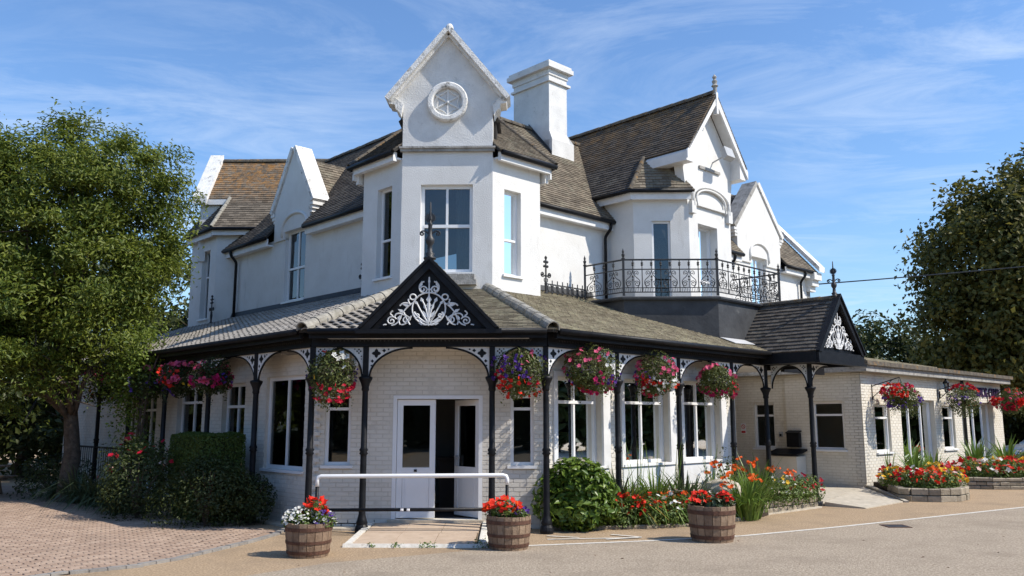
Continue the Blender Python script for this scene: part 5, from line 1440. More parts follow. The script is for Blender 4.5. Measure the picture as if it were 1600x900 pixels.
# ------------------------------------------------------------ planter barrels and their flowers
def barrel(c, r, h, label, group='oak half-barrel planters'):
    t = thing('barrel_planter', label, 'planter', (*c, 0), group)
    n = 18
    prof = [(.86, 0), (.93, .3), (.985, .65), (1.0, 1.0)]
    for k in range(n):
        m = MB()
        w0, w1 = 2 * math.pi * k / n + .012, 2 * math.pi * (k + 1) / n - .012
        top = h * (1 + random.uniform(-.012, .012))
        pts = []
        for (rr, zz) in prof:
            z = zz * h if zz < 1 else top
            for w, d in ((w0, 0), (w1, 0), (w1, .028), (w0, .028)):
                pts.append((c[0] + (rr * r - d) * math.cos(w), c[1] + (rr * r - d) * math.sin(w), z + .004))
        fcs = [(3, 2, 1, 0), (12, 13, 14, 15)]
        for i in range(3):
            b = 4 * i
            fcs += [(b + j, b + (j + 1) % 4, b + 4 + (j + 1) % 4, b + 4 + j) for j in range(4)]
        m.add(pts, fcs)
        m.build('stave', 'oak', t)
    for za, zb in ((.10, .20), (.40, .49), (.78, .89)):
        f = lambda z: (.86 + .07 * z / .3) if z < .3 else ((.93 + .055 * (z - .3) / .35) if z < .65 else (.985 + .015 * (z - .65) / .35))
        one('hoop', 'rust_hoop', t, lambda m: m.lathe([(f(za) * r + .001, za * h), (f(za) * r + .007, za * h), (f(zb) * r + .007, zb * h), (f(zb) * r + .001, zb * h)], (*c, 0), 28))
    one('soil', 'soil', t, lambda m: m.lathe([(.9 * r, h * .5), (.93 * r, h * .93), (.4 * r, h * .99), (0, h * 1.0)], (*c, 0), 16))
    return t
def clump(name, c, r, h, label, cat, cols, leaf='leaf_bed', nleaf=500, lsz=.06, group=None, z0=0., nfl=60, fsz=.045, zrange=(.45, 1.05), drop=0.):
    """flowering plant: foliage mound + one flower mesh per colour"""
    t = thing(name, label, cat, (*c, z0), group)
    pts, d = ellip(nleaf, (c[0], c[1], z0 + h * .35), (r, r, h * .65), .25, z0 + .01 - drop)
    leafmesh('foliage', pts, lsz, leaf, t, nrm=d + np.array([0, 0, .6]), jit=.6, aspect=.55)
    for cn, share in cols:
        p2, d2 = ellip(max(3, int(nfl * share)), (c[0], c[1], z0 + h * .42), (r * 1.0, r * 1.0, h * .66), .9)
        k = (p2[:, 2] > z0 + h * zrange[0])
        p2 = p2[k] if k.any() else p2
        flowermesh('flowers', p2, fsz, 'petal_' + cn, t)
    return t
bs = [((-3.02, 11.80), .315, .44), ((-.32, 12.50), .32, .46), ((2.76, 13.36), .36, .53)]
barrel(*bs[0], 'weathered oak half-barrel with rusty hoops at the left end of the handrail')
barrel(*bs[1], 'weathered oak half-barrel beside the right corner of the entrance ramp')
barrel(*bs[2], 'larger grey oak half-barrel standing by the painted line before the flower bed')
(x, y), r, h = bs[0]
clump('alyssum_plant', (x - .14, y - .02), .23, .24, 'white alyssum spilling over the left barrel rim', 'plant', [('white', 1)], 'leaf_bed', 700, .045, z0=h - .06, nfl=190, fsz=.026, zrange=(.2, 1), drop=.12)
clump('geranium_plant', (x + .06, y + .05), .19, .30, 'red geraniums in the barrel left of the entrance', 'plant', [('red', 1)], 'leaf_bed', 350, .06, z0=h, nfl=60, fsz=.06)
clump('lobelia_plant', (x + .22, y - .04), .17, .20, 'pale trailing lobelia at the right rim of the left barrel', 'plant', [('white', .5), ('purple', .4)], 'leaf_bed', 450, .04, z0=h - .05, nfl=110, fsz=.024, zrange=(.2, 1), drop=.1)
(x, y), r, h = bs[1]
clump('geranium_plant', (x - .08, y), .27, .27, 'bright red geraniums in the barrel beside the ramp', 'plant', [('red', .8), ('orange', .2)], 'leaf_bed', 420, .06, z0=h - .04, nfl=120, fsz=.062)
clump('lobelia_plant', (x + .18, y - .1), .13, .15, 'violet lobelia at the right rim of the barrel beside the ramp', 'plant', [('purple', 1)], 'leaf_bed', 260, .04, z0=h - .03, nfl=60, fsz=.03)
(x, y), r, h = bs[2]
clump('geranium_plant', (x - .17, y), .16, .24, 'red geranium on the left side of the large barrel', 'plant', [('red', .8), ('orange', .2)], 'leaf_dark', 240, .06, z0=h - .04, nfl=45, fsz=.06)
clump('geranium_plant', (x + .2, y - .02), .13, .24, 'red geranium on the right side of the large barrel', 'plant', [('red', 1)], 'leaf_dark', 200, .06, z0=h - .04, nfl=30, fsz=.06)
clump('silver_plant', (x + .02, y - .05), .16, .17, 'grey-green foliage in the middle of the large barrel', 'plant', [('white', .2)], 'blade_dark', 260, .08, z0=h - .04, nfl=6, fsz=.02)

# ------------------------------------------------------------ hanging baskets
def basket(c, label, cols, r=.36, hook=None, leaf='leaf_basket', h=.40, arm=None):
    c = V(c); r *= random.uniform(.92, 1.08); h *= random.uniform(.9, 1.12)
    t = thing('hanging_basket', label, 'hanging basket', tuple(c), 'hanging flower baskets')
    one('basket', 'basket_liner', t, lambda m: m.lathe([(.03, -.20), (.13, -.17), (.19, -.08), (.205, 0), (.19, .01), (.0, .02)], c, 14))
    hk = V(hook) if hook else c + Zd * .5
    for k in range(3):
        w = 2 * math.pi * k / 3 + .4
        one('chain', 'iron_grey', t, lambda m: m.tube([c + V((.2 * math.cos(w), .2 * math.sin(w), 0)), hk], .005, 4))
    if arm is not None:
        one('bracket_arm', 'black_paint', t, lambda m: (m.tube([V(arm[0]), hk], .012, 6), m.tube([V(arm[0]) - Zd * .30, V(arm[0]) + (hk - V(arm[0])) * .75], .010, 6), m.tube([V(arm[0]) + Zd * .04, V(arm[0]) - Zd * .36], .012, 6)))
    pts, d = ellip(2300, c + V((0, 0, .02)), (r, r, h), .35)
    # irregular: shove in some lumps
    L = rng.normal(size=(9, 3)); L /= np.linalg.norm(L, axis=1, keepdims=True); lw = rng.uniform(-.28, .42, 9)
    def lump(dd): return 1 + (np.clip((dd @ L.T) - .55, 0, 1) * 2 * lw).sum(1)
    pts = np.array(c) + (pts - np.array(c)) * lump(d)[:, None]
    leafmesh('foliage', pts, .055, leaf, t, nrm=d + np.array([0, 0, .4]), jit=.7, aspect=.5)
    tp = []
    for k in range(16):
        w = random.uniform(0, 6.28); l = random.uniform(.15, .5); rr = r * random.uniform(.6, 1.05)
        for j in range(12): tp.append((c.x + rr * math.cos(w) + random.gauss(0, .02), c.y + rr * math.sin(w) + random.gauss(0, .02), c.z - .05 - l * j / 11))
    leafmesh('trailing_foliage', np.array(tp), .05, leaf, t, aspect=.45)
    for cn, n, zlo, zhi, sz in cols:
        n = int(n * .85)
        p2, d2 = ellip(n * 6, c + V((0, 0, .02)), (r * 1.03, r * 1.03, h * 1.02), .92)
        p2 = np.array(c) + (p2 - np.array(c)) * lump(d2)[:, None]
        zz = (p2[:, 2] - c.z) / h
        # flowers come in bunches
        k = (zz > zlo) & (zz < zhi); p2 = p2[k]
        if len(p2) > n:
            seeds = p2[rng.choice(len(p2), max(2, n // 9))]
            dd = np.linalg.norm(p2[:, None] - seeds[None], axis=2).min(1)
            p2 = p2[np.argsort(dd + rng.random(len(dd)) * .09)[:n]]
        flowermesh('flowers', p2, sz * .82, 'petal_' + cn, t, up=(0, -.5, .3))
    return t
A_ = lambda a, b, z: VF.P(a, b, z)
basket((-3.28, 13.98, 2.56), 'basket with white blooms on top and crimson below, between the two left entrance columns', [('white', 26, .2, .9, .06), ('crimson', 60, -1, -.35, .06), ('purple', 40, -.5, .3, .035), ('magenta', 24, -1, -.3, .06), ('yellow', 5, -.4, .1, .06), ('red', 10, .85, 1.2, .06)], .37, (-3.28, 14.05, 3.04), h=.42)
basket((-.17, 13.98, 2.58), 'basket with a violet left half and red trailing blooms right of the entrance', [('purple', 120, -.3, .8, .042), ('pink', 10, .3, 1, .065), ('red', 46, -1, -.2, .055), ('crimson', 20, -.6, .2, .05)], .38, (-.17, 14.05, 3.04), h=.36)
pR = lambda a, b, z: tuple(VR.P(a, b, z))
for a, lab, cols in ((1.12, 'pink and purple basket hanging before the first window right of the entrance', [('pink', 40, .1, 1.1, .062), ('magenta', 60, -1, .3, .06), ('purple', 60, -.5, .5, .05), ('white', 12, -.6, .6, .05), ('red', 14, -.8, .9, .055)]),
                     (2.98, 'basket with pink top and white and red lower blooms before the middle right window', [('pink', 60, .1, 1.1, .06), ('white', 46, -.8, 0, .05), ('crimson', 40, -1, .1, .055), ('purple', 20, -.4, .4, .045), ('red', 14, -.7, .2, .06)]),
                     (4.98, 'pale pink topped basket with deep pink underside nearest the porch', [('pink', 55, .2, 1.1, .06), ('magenta', 70, -1, -.05, .055), ('crimson', 30, -.9, 0, .05), ('palepink', 16, -.2, .7, .05)])):
    basket(pR(a, -.16, 2.60), lab, cols, .40, pR(a, -.28, 3.04), h=.36)
pL = lambda a, b, z: tuple(VL.P(a, b, z))
for a, lab, cols in ((3.30, 'dark pink-flowered basket nearest the entrance on the shaded left veranda', [('pink', 110, -.5, 1.1, .07), ('magenta', 50, -.6, .6, .07), ('purple', 18, -.5, .5, .05)]),
                     (5.0, 'pink basket third bay along the shaded left veranda above the clipped hedge', [('pink', 110, -.5, 1.1, .07), ('red', 24, -.4, .7, .06), ('yellow', 5, -.3, .3, .05), ('purple', 30, -.9, .1, .05)]),
                     (6.6, 'pink and violet basket beside the climber on the shaded left veranda', [('pink', 90, -.5, 1, .07), ('purple', 40, -.6, .4, .05), ('white', 6, -.3, .5, .05)]),
                     (9.3, 'farthest pink basket on the left veranda, partly behind the tree', [('pink', 60, -.3, 1, .075), ('orange', 10, -.7, 0, .07)])):
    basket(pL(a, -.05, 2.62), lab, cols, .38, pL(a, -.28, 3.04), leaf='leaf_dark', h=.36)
pA = lambda a, b, z: tuple(AL.P(a, b, z))
for a, lab, cols in ((1.0, 'red-flowered basket on a wall arm beside the first annexe window', [('red', 80, -.5, 1, .075), ('crimson', 50, .0, 1.1, .07), ('purple', 60, -.8, .1, .055), ('pink', 20, .3, 1, .06)]),
                     (5.6, 'mostly green and violet basket with a red crown on the annexe pier under the lettering', [('crimson', 30, .7, 1.3, .075), ('purple', 50, -.5, .4, .055), ('red', 16, .6, 1.2, .07), ('palepink', 10, -.3, .3, .055)]),
                     (10.1, 'red basket beyond the far end of the annexe wall', [('red', 90, -.4, 1.1, .085), ('crimson', 50, -.6, .6, .08), ('pink', 20, .1, .9, .07)])):
    basket(pA(a, .62, 2.42), lab, cols, .46, pA(a, .62, 2.95), h=.40, arm=(pA(a - .35, .02, 2.72),))

# ------------------------------------------------------------ flower beds
def bed(name, poly, z):
    o_ = one('soil', 'soil', None, lambda m: m.prism([V((*p, 0)) for p in poly], (0, 0, z))); o_['kind'] = 'structure'
bed('soil', [(0.35, 14.62), (0.8, 14.66), (1.95, 14.88), (2.78, 15.25), (3.6, 15.85), (4.2, 16.3), (4.6, 16.95), (4.6, 18.9), (4.2, 18.55)], .05)
bed('soil', [(4.45, 17.0), (6.02, 18.5), (5.6, 19.1), (4.7, 19.0)], .22)
bed('soil', [(8.75, 22.3), (8.52, 20.1), (9.2, 19.82), (10.05, 20.4), (10.8, 21.9), (11.6, 24.2), (11.4, 25.0)], .26)
bed('soil', [(11.9, 23.55), (13.6, 23.5), (17, 25.5), (18.5, 31.0), (16.4, 30.1), (12.5, 26.2)], .28)
def stone_wall(pts, h, label, courses, ln=.34, th=.18, z0=0.):
    t = thing('stone_edging', label, 'stone edging', (*pts[0], 0))
    for ci in range(courses):
        hh = h / courses
        P = [V((*p, 0)) for p in pts]
        for i in range(len(P) - 1):
            d = P[i + 1] - P[i]; L = d.length; d.normalize(); s = random.uniform(0, -.12)
            while s < L - .03:
                l = min(ln * random.uniform(.6, 1.35), L - s); a = max(s, 0)
                f = Fr(P[i], d, (d.y, -d.x)); zt = z0 + hh * ci + hh - .012 + random.uniform(-.015, .01) * (1 if ci == courses - 1 else .3)
                bo = random.uniform(-.012, .012); e = .018
                m = MB(); z_b = z0 + hh * ci + .004
                F = [f.P(a + .006, bo, z_b), f.P(s + l - .006, bo, z_b), f.P(s + l - .006, -th, z_b), f.P(a + .006, -th, z_b)]
                Mv = [f.P(a + .006, bo + .006, zt - e), f.P(s + l - .006, bo + .006, zt - e), f.P(s + l - .006, -th, zt - e), f.P(a + .006, -th, zt - e)]
                T = [f.P(a + e, bo - e, zt), f.P(s + l - e, bo - e, zt), f.P(s + l - e, -th + e, zt), f.P(a + e, -th + e, zt)]
                m.add(F + Mv + T, [(0, 1, 5, 4), (1, 2, 6, 5), (2, 3, 7, 6), (3, 0, 4, 7), (4, 5, 9, 8), (5, 6, 10, 9), (6, 7, 11, 10), (7, 4, 8, 11), (8, 9, 10, 11)])
                if l > .05: m.build('stone', 'stone', t)
                s += l
stone_wall([(0.35, 14.55), (0.8, 14.6), (1.95, 14.8), (2.78, 15.18), (3.7, 15.85), (4.2, 16.22)], .075, 'low stone kerb along the front of the flower bed under the right windows', 1, .5, .09)
stone_wall([(4.42, 16.85), (5.3, 17.72), (6.08, 18.48), (5.9, 18.75)], .25, 'low rubble stone wall holding the raised bed by the porch', 2, .3)
stone_wall([(8.80, 22.1), (8.42, 20.05), (8.62, 19.82), (9.2, 19.66), (9.75, 19.85), (10.15, 20.3), (10.45, 20.9), (10.9, 21.9), (11.4, 23.4)], .30, 'curved stone edging round the flower bed at the annexe corner', 2, .42)
stone_wall([(11.7, 24.6), (11.75, 23.5), (12.3, 23.3), (13.6, 23.3), (17.2, 25.3)], .32, 'stone edging of the far flower bed by the second annexe door', 3, .36)
kb = one('kerb', 'concrete', None, lambda m: (m.prism([(4.3, 16.72, 0), (5.3, 17.62, 0), (6.12, 18.40, 0), (6.05, 18.5, 0), (5.25, 17.75, 0), (4.25, 16.85, 0)], (0, 0, .03)))); kb['kind'] = 'structure'
rp2 = thing('porch_ramp', 'pale concrete ramp rising to the porch between the two stone-edged beds', 'ramp', (7.3, 20, 0))
one('ramp_slab', 'concrete', rp2, lambda m: m.hexa([V((6.3, 18.75, 0)), V((6.95, 18.2, 0)), V((8.35, 19.65, 0)), V((8.5, 22.3, 0)), V((6.3, 18.75, .09)), V((6.95, 18.2, .02)), V((8.35, 19.65, .02)), V((8.5, 22.3, .14))]))
one('ramp_landing', 'concrete', rp2, lambda m: m.prism([(6.28, 18.8, 0), (8.45, 22.34, 0), (6.4, 24.6, 0), (4.6, 19.3, 0)], (0, 0, .10)))
one('ramp_kerb', 'concrete', rp2, lambda m: m.hexa([V((8.36, 19.63, 0)), V((8.45, 19.6, 0)), V((8.63, 22.2, 0)), V((8.52, 22.25, 0)), V((8.36, 19.63, .04)), V((8.45, 19.6, .04)), V((8.63, 22.2, .2)), V((8.52, 22.25, .2))]))

# ---- strap-leaved plants
def blades(name, c, n, L, w, mats, label, cat='plant', group=None, spread=.8, flowers=None, z0=0., r0=.1, droop=.7):
    t = thing(name, label, cat, (*c, z0), group)
    per = {}
    tips = []
    for i in range(n):
        m = per.setdefault(mats[0] if len(mats) == 1 or random.random() < .8 else mats[1], MB())
        th = random.uniform(0, 2 * math.pi); l = L * random.uniform(.55, 1.1); lean = random.uniform(.1, spread)
        b = V((c[0] + r0 * math.cos(th) * random.random(), c[1] + r0 * math.sin(th) * random.random(), z0))
        d = V((math.cos(th), math.sin(th), 0)); s = V((-math.sin(th), math.cos(th), 0)); K = 4
        p = []
        for k in range(K + 1):
            u = k / K
            ang_ = lean * (1 + droop * u * u * 1.4)
            x = l * u * math.sin(ang_ * (.55 + .45 * u)); z = l * u * math.cos(ang_ * (.55 + .45 * u))
            ww = w * (1 - u ** 2.2) * .5 + .002
            p += [b + d * x + Zd * max(z, .01) + s * ww, b + d * x + Zd * max(z, .01) - s * ww]
        m.add(p, [(2 * k, 2 * k + 1, 2 * k + 3, 2 * k + 2) for k in range(K)], random.random())
        tips.append((p[-1], l))
    for mm, m in per.items(): m.build('leaves', mm, t)
    if flowers:
        cn, k, sz, zz = flowers
        fp = []; st = MB()
        for i in range(k):
            th = random.uniform(0, 2 * math.pi); rr = random.uniform(.15, .75) * L
            top = V((c[0] + rr * math.cos(th), c[1] + rr * math.sin(th), z0 + L * zz * random.uniform(.75, 1.1)))
            st.tube([V((c[0], c[1], z0 + .05)), V((c[0] + rr * .4 * math.cos(th), c[1] + rr * .4 * math.sin(th), (z0 + top.z) * .6)), top], .004, 4)
            for j in range(5):
                fp.append(np.array(top) + np.array([(j - 2) * .035 * math.cos(th), (j - 2) * .035 * math.sin(th), random.uniform(-.015, .02) - j * .006]))
        st.build('stems', 'blade', t)
        flowermesh('flowers', fp, sz, 'petal_' + cn, t)
    return t
def shrub(name, c, r, label, leaf, nleaf, lsz, cat='shrub', group=None, z0=0., lumps=.2, flowers=None, aspect=.5, stems=True):
    t = thing(name, label, cat, (c[0], c[1], z0), group)
    if stems:
        def st(m):
            for k in range(7):
                w = random.uniform(0, 6.28)
                m.tube([(c[0], c[1], z0), (c[0] + .3 * r[0] * math.cos(w), c[1] + .3 * r[1] * math.sin(w), z0 + r[2] * .9), (c[0] + .7 * r[0] * math.cos(w), c[1] + .7 * r[1] * math.sin(w), z0 + r[2] * 1.5)], [.025, .016, .006], 5)
        one('stems', 'bark', t, st)
    pts, d = ellip(nleaf, (c[0], c[1], z0 + r[2]), r, .35)
    L = rng.normal(size=(26, 3)); L /= np.linalg.norm(L, axis=1, keepdims=True); lw = rng.uniform(-lumps, lumps * 1.2, 26)
    k = 1 + (np.clip((d @ L.T) - .75, 0, 1) * 4 * lw).sum(1)
    ctr = np.array([c[0], c[1], z0 + r[2]])
    pts = ctr + (pts - ctr) * k[:, None]
    # square the lower half so that the bush meets the ground
    low = pts[:, 2] < ctr[2]
    f = 1 + .28 * np.clip((ctr[2] - pts[:, 2]) / r[2], 0, 1)
    pts[low, 0] = c[0] + (pts[low, 0] - c[0]) * f[low]; pts[low, 1] = c[1] + (pts[low, 1] - c[1]) * f[low]
    ok = pts[:, 2] > z0 + .02; pts, d = pts[ok], d[ok]
    leafmesh('foliage', pts, lsz, leaf, t, nrm=d + np.array([0, 0, .7]), jit=.55, aspect=aspect)
    if flowers:
        for cn, n, sz in flowers:
            p2, d2 = ellip(n * 3, ctr, (r[0] * 1.02, r[1] * 1.02, r[2] * 1.02), .95, ctr[2])
            flowermesh('flowers', p2[:n], sz, 'petal_' + cn, t)
    return t
shrub('laurel_bush', (.80, 14.58), (.62, .44, .60), 'glossy bright green laurel bush at the corner right of the entrance', 'leaf_laurel', 3600, .13, lumps=.16)
blades('lily_plant', (1.75, 15.25), 190, .80, .05, ['blade', 'blade_yellow'], 'arching strap-leaved plant with some yellowed leaves right of the laurel bush', r0=.18)
blades('lily_plant', (2.25, 15.75), 240, .95, .055, ['blade'], 'green strap-leaved clump under the middle right window', r0=.3)
blades('lily_plant', (2.85, 16.1), 240, .95, .065, ['blade_dark', 'blade'], 'broad dark strap-leaved clump left of the pale boulder', r0=.3)
blades('lily_plant', (1.55, 15.45), 170, 1.0, .05, ['blade_dark'], 'slender strap-leaved clump behind the laurel bush', r0=.25)
for a, (x, y) in enumerate(((2.25, 15.8), (2.7, 16.5), (3.55, 17.2), (1.95, 15.9))):
    blades('tall_grass', (x, y), 9, 1.45, .014, ['blade'], 'thin upright grass stalks before the right windows', 'grass', 'grass stalks before the right windows', spread=.16, droop=.2, r0=.1)
blades('crocosmia_plant', (3.98, 16.15), 230, .95, .034, ['blade'], 'bright green crocosmia clump with orange sprays behind the large barrel', r0=.28, spread=.6, flowers=('orange', 12, .042, .82))
blades('crocosmia_plant', (4.45, 17.15), 150, 1.15, .028, ['blade'], 'taller orange-flowered crocosmia clump by the porch column', r0=.25, spread=.5, flowers=('orange', 11, .042, .86))
blades('crocosmia_plant', (3.8, 16.9), 90, 1.0, .028, ['blade', 'blade_yellow'], 'crocosmia clump with few orange heads below the third window', r0=.25, spread=.5, flowers=('orange', 6, .05, 1.0))
shrub('spindly_shrub', (4.1, 17.9), (.3, .3, .6), 'small loose shrub against the wall by the porch', 'leaf_dark', 260, .08, lumps=.3)
bo = one('boulder', 'concrete', None, lambda m: m.lathe([(.30, 0), (.36, .12), (.36, .30), (.30, .40), (.14, .46), (0, .47)], (3.62, 16.45, .25), 9))
tag(bo, 'pale rounded boulder lying among the plants under the right windows', 'boulder')
# bedding plants under the right windows
i = 0
for (x, y, cn, lab) in ((1.50, 14.88, [('red', .3)], 'low green bedding plant against the laurel bush'), (2.22, 15.32, [('red', .5), ('orange', .5)], 'red and orange flowers of the second row between the two front scarlet plants'), (2.45, 15.45, [('orange', .5)], 'orange flowers of the second row before the strap-leaved clump'), (1.72, 15.0, [('red', 1)], 'scarlet bedding flowers right of the laurel bush'), (2.05, 15.02, [('red', .8), ('orange', .2)], 'scarlet and orange bedding flowers in the front of the bed, second from the laurel'), (2.35, 15.12, [('white', .5), ('red', .3)], 'white and red bedding flowers in the middle of the front edge'), (2.7, 15.3, [('orange', .6), ('red', .4)], 'orange bedding flowers left of the large barrel'), (2.62, 15.62, [('palepink', .8), ('white', .2)], 'pale pink bedding flowers left behind the large barrel'), (3.0, 15.72, [('palepink', .6), ('white', .5)], 'pale pink and white bedding flowers directly behind the large barrel'), (3.4, 15.85, [('white', .5), ('palepink', .4)], 'white bedding flowers between the large barrel and the crocosmia'), (3.05, 15.45, [('white', .4)], 'mostly green bedding plant beside the large barrel')):
    clump('bedding_plant', (x, y), .31, .50, lab, 'plant', cn, 'leaf_bed', 900, .06, 'bedding plants under the right windows', .04, 64, .047, (.4, 1.1))
for (x, y, cn, lab) in ((4.85, 17.4, [('white', .5), ('yellow', .2)], 'cream and yellow bedding plant at the near end of the raised porch bed'), (5.2, 17.75, [('white', .3), ('yellow', .15)], 'second pale-flowered bedding plant in the raised porch bed'), (5.55, 18.1, [('crimson', .3)], 'trailing green plant with dark red flowers in the raised porch bed'), (5.85, 18.42, [('crimson', .7)], 'dark red bedding plant at the porch end of the raised bed')):
    clump('bedding_plant', (x, y), .36, .50, lab, 'plant', cn, 'leaf_bed', 900, .055, 'bedding plants in the raised porch bed', .2, 56, .05, (.3, 1.1), drop=.16)
# annexe beds
bedcols = [[('crimson', .8), ('red', .3)], [('yellow', .8), ('orange', .3)], [('red', 1)], [('white', .5), ('red', .3)], [('orange', .8)], [('yellow', 1)], [('crimson', 1)], [('palepink', .4), ('red', .4)]]
cname = ['dark red', 'yellow and orange', 'bright red', 'white and red', 'orange', 'yellow', 'deep crimson', 'pale pink and red']
P2 = [((8.85, 20.5), 0, 'dark red flowers at the ramp side front of the curved stone bed'), ((8.75, 21.1), 1, 'yellow and orange flowers against the annexe corner'), ((9.15, 20.15), 2, 'bright red flowers at the rounded front of the curved stone bed'),
      ((9.15, 20.9), 3, 'white and red flowers in the left centre of the curved stone bed'), ((9.6, 20.35), 7, 'pale pink and red flowers at the right front of the curved stone bed'), ((9.6, 21.1), 4, 'orange flowers in the centre of the curved stone bed'),
      ((9.95, 20.7), 5, 'plain yellow flowers at the right edge of the curved stone bed'), ((10.15, 21.3), 6, 'deep crimson flowers on the right rim of the curved stone bed'), ((10.5, 21.9), 2, 'bright red flowers on the receding right side of the curved stone bed'),
      ((9.0, 21.7), 0, 'dark red flowers below the first annexe window'), ((10.9, 22.8), 7, 'pale pink and red flowers at the back of the curved stone bed'), ((10.4, 22.5), 5, 'yellow flowers between the two yuccas of the curved bed'), ((11.0, 23.6), 3, 'white and red flowers behind the curved bed below the third window')]
for (x, y), ci, lab in P2:
    clump('bedding_plant', (x, y), .36, .46, lab, 'plant', bedcols[ci], 'leaf_bed', 480, .07, 'bedding plants of the curved bed', .24, 52, .066, (.35, 1.1))
P3 = [((12.1, 23.9), 7, 'pale pink and red flowers at the left corner of the far stone bed'), ((12.6, 23.7), 3, 'white and red flowers at the front left of the far stone bed'), ((13.1, 23.8), 2, 'bright red flowers at the front of the far stone bed'), ((13.6, 23.9), 1, 'yellow and orange flowers at the front of the far stone bed'),
      ((12.3, 24.6), 0, 'dark red flowers left of the large yucca'), ((12.9, 24.5), 5, 'yellow flowers directly before the large yucca'), ((13.5, 24.6), 4, 'orange flowers right of the large yucca'), ((14.2, 24.3), 6, 'deep crimson flowers at the right front of the far stone bed'),
      ((14.9, 24.7), 5, 'yellow flowers at the right end of the far stone bed'), ((14.3, 25.2), 0, 'dark red flowers in the second row of the far stone bed'), ((15.3, 25.4), 2, 'bright red flowers at the right edge of the photograph'), ((15.8, 25.2), 1, 'yellow and orange flowers at the right edge of the photograph')]
for (x, y), ci, lab in P3:
    clump('bedding_plant', (x, y), .42, .52, lab, 'plant', bedcols[ci], 'leaf_bed', 480, .08, 'bedding plants of the far bed', .26, 52, .075, (.35, 1.1))
blades('yucca_plant', (9.75, 22.1), 60, .95, .075, ['blade'], 'dark spiky yucca before the first annexe patio door', r0=.12, spread=1.0, droop=.2, z0=.26)
blades('yucca_plant', (10.75, 23.3), 55, .85, .075, ['blade'], 'spiky yucca right of the first annexe patio door', r0=.12, spread=1.0, droop=.2, z0=.26)
blades('yucca_plant', (13.0, 25.4), 80, 1.15, .08, ['blade'], 'large spiky yucca before the second annexe patio door', r0=.15, spread=1.05, droop=.2, z0=.28)
blades('yucca_plant', (14.4, 26.4), 60, 1.15, .08, ['blade'], 'yucca at the far right end of the annexe wall', r0=.15, spread=1.0, droop=.2, z0=.28)
blades('tall_grass', (8.95, 21.75), 12, .9, .03, ['blade'], 'narrow upright iris leaves at the annexe corner', 'grass', spread=.25, droop=.2, z0=.26)
shrub('leafy_shrub', (16.0, 27.6), (.7, .6, .36), 'loose green shrub with red berries at the right edge by the parked car', 'leaf_bed', 1400, .10, z0=.2, flowers=[('orange', 14, .09), ('red', 16, .1)])

# ------------------------------------------------------------ left planting strip
hd = thing('clipped_hedge', 'box-clipped green hedge with a flat sunlit top before the left veranda', 'hedge', (-6.05, 15.75, 0))
HF = Fr((-5.85, 15.15), (-q, q), (-q, -q))
hl, hw_, hh = 1.42, .85, 1.55
def hedge_core(m): m.box(HF, .2, hl - .2, -hw_ + .14, -.14, 0, .75); m.box(HF, .06, hl - .06, -hw_ + .06, -.06, .75, hh - .06)
one('hedge_core', 'leaf_dark', hd, hedge_core)
hp, hn = [], []
for (k, f) in ((9000, 't'), (7000, 'f'), (5000, 'e'), (5000, 'e2'), (3000, 'b')):
    for _ in range(k):
        a, b, z = random.uniform(0, hl), random.uniform(-hw_, 0), random.uniform(.0, hh)
        if f == 't': z = hh; n_ = Zd
        elif f == 'f': b = 0; n_ = HF.n
        elif f == 'e': a = 0; n_ = -HF.u
        elif f == 'e2': a = hl; n_ = HF.u
        else: b = -hw_; n_ = -HF.n
        # rounded arrises and an uneven trim
        ed = max(0, .10 - min(a, hl - a)) if f in 'tfb' else 0
        ed2 = max(0, .10 - min(-b, hw_ + b)) if f in ('t', 'e', 'e2') else 0
        ed3 = max(0, .10 - (hh - z)) if f != 't' else 0
        p = HF.P(a, b, z) - n_ * (3.2 * (ed ** 2 + ed2 ** 2 + ed3 ** 2)) + n_ * (.03 * math.sin(a * 5 + z * 4) * math.cos(b * 6 + z * 3) + random.gauss(0, .012))
        tp_ = max(0, (.75 - z) / .75) if f != 't' else 0
        ctr_ = HF.P(hl / 2, -hw_ / 2, z); p = p.lerp(ctr_, .22 * tp_)
        hp.append(p); hn.append(n_)
leafmesh('foliage', np.array(hp), .036, 'leaf_hedge', hd, nrm=np.array(hn), jit=.55, aspect=.6)
shrub('round_shrub', (-5.55, 14.78), (.72, .46, .64), 'rounded shrub coloured dark for shade before the clipped hedge nearest the entrance', 'leaf_dark', 6200, .055, lumps=.24)  # darker leaf colour stands in for the shade on this shrub
shrub('round_shrub', (-4.95, 15.2), (.45, .38, .46), 'low shrub coloured dark for shade between the rounded shrub and the veranda column nearest the entrance', 'leaf_dark', 2600, .06, lumps=.2)  # shade put into the leaf colour here too
shrub('flowering_shrub', (-7.3, 15.95), (.74, .6, .70), 'loose shrub with a few red flowers left of the clipped hedge', 'leaf_dark', 4600, .06, lumps=.25, flowers=[('crimson', 9, .06), ('palepink', 4, .05)])  # leaves coloured darker to read as standing in shade
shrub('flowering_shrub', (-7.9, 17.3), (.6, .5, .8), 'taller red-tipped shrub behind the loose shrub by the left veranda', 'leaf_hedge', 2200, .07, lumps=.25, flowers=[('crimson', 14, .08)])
for (x, y, L, lab) in ((-8.45, 17.55, .95, 'spiky dark flax plant nearest the red-flowered shrub'), (-9.2, 18.2, 1.05, 'large arching dark flax plant in the middle of the left strip'), (-10.0, 18.9, 1.0, 'dark flax plant at the foot of the leaning tree'), (-10.9, 19.9, .9, 'dark flax plant left of the tree trunk'), (-8.0, 16.9, .6, 'small tufted flax plant at the paving edge')):
    blades('flax_plant', (x, y), 120, L, .035, ['blade_dark'], lab, r0=.25, spread=1.1, droop=.8)
shrub('dark_shrub', (-11.3, 20.2), (.8, .8, .55), 'low dark shrub left of the tree trunk', 'leaf_dark', 2200, .08)
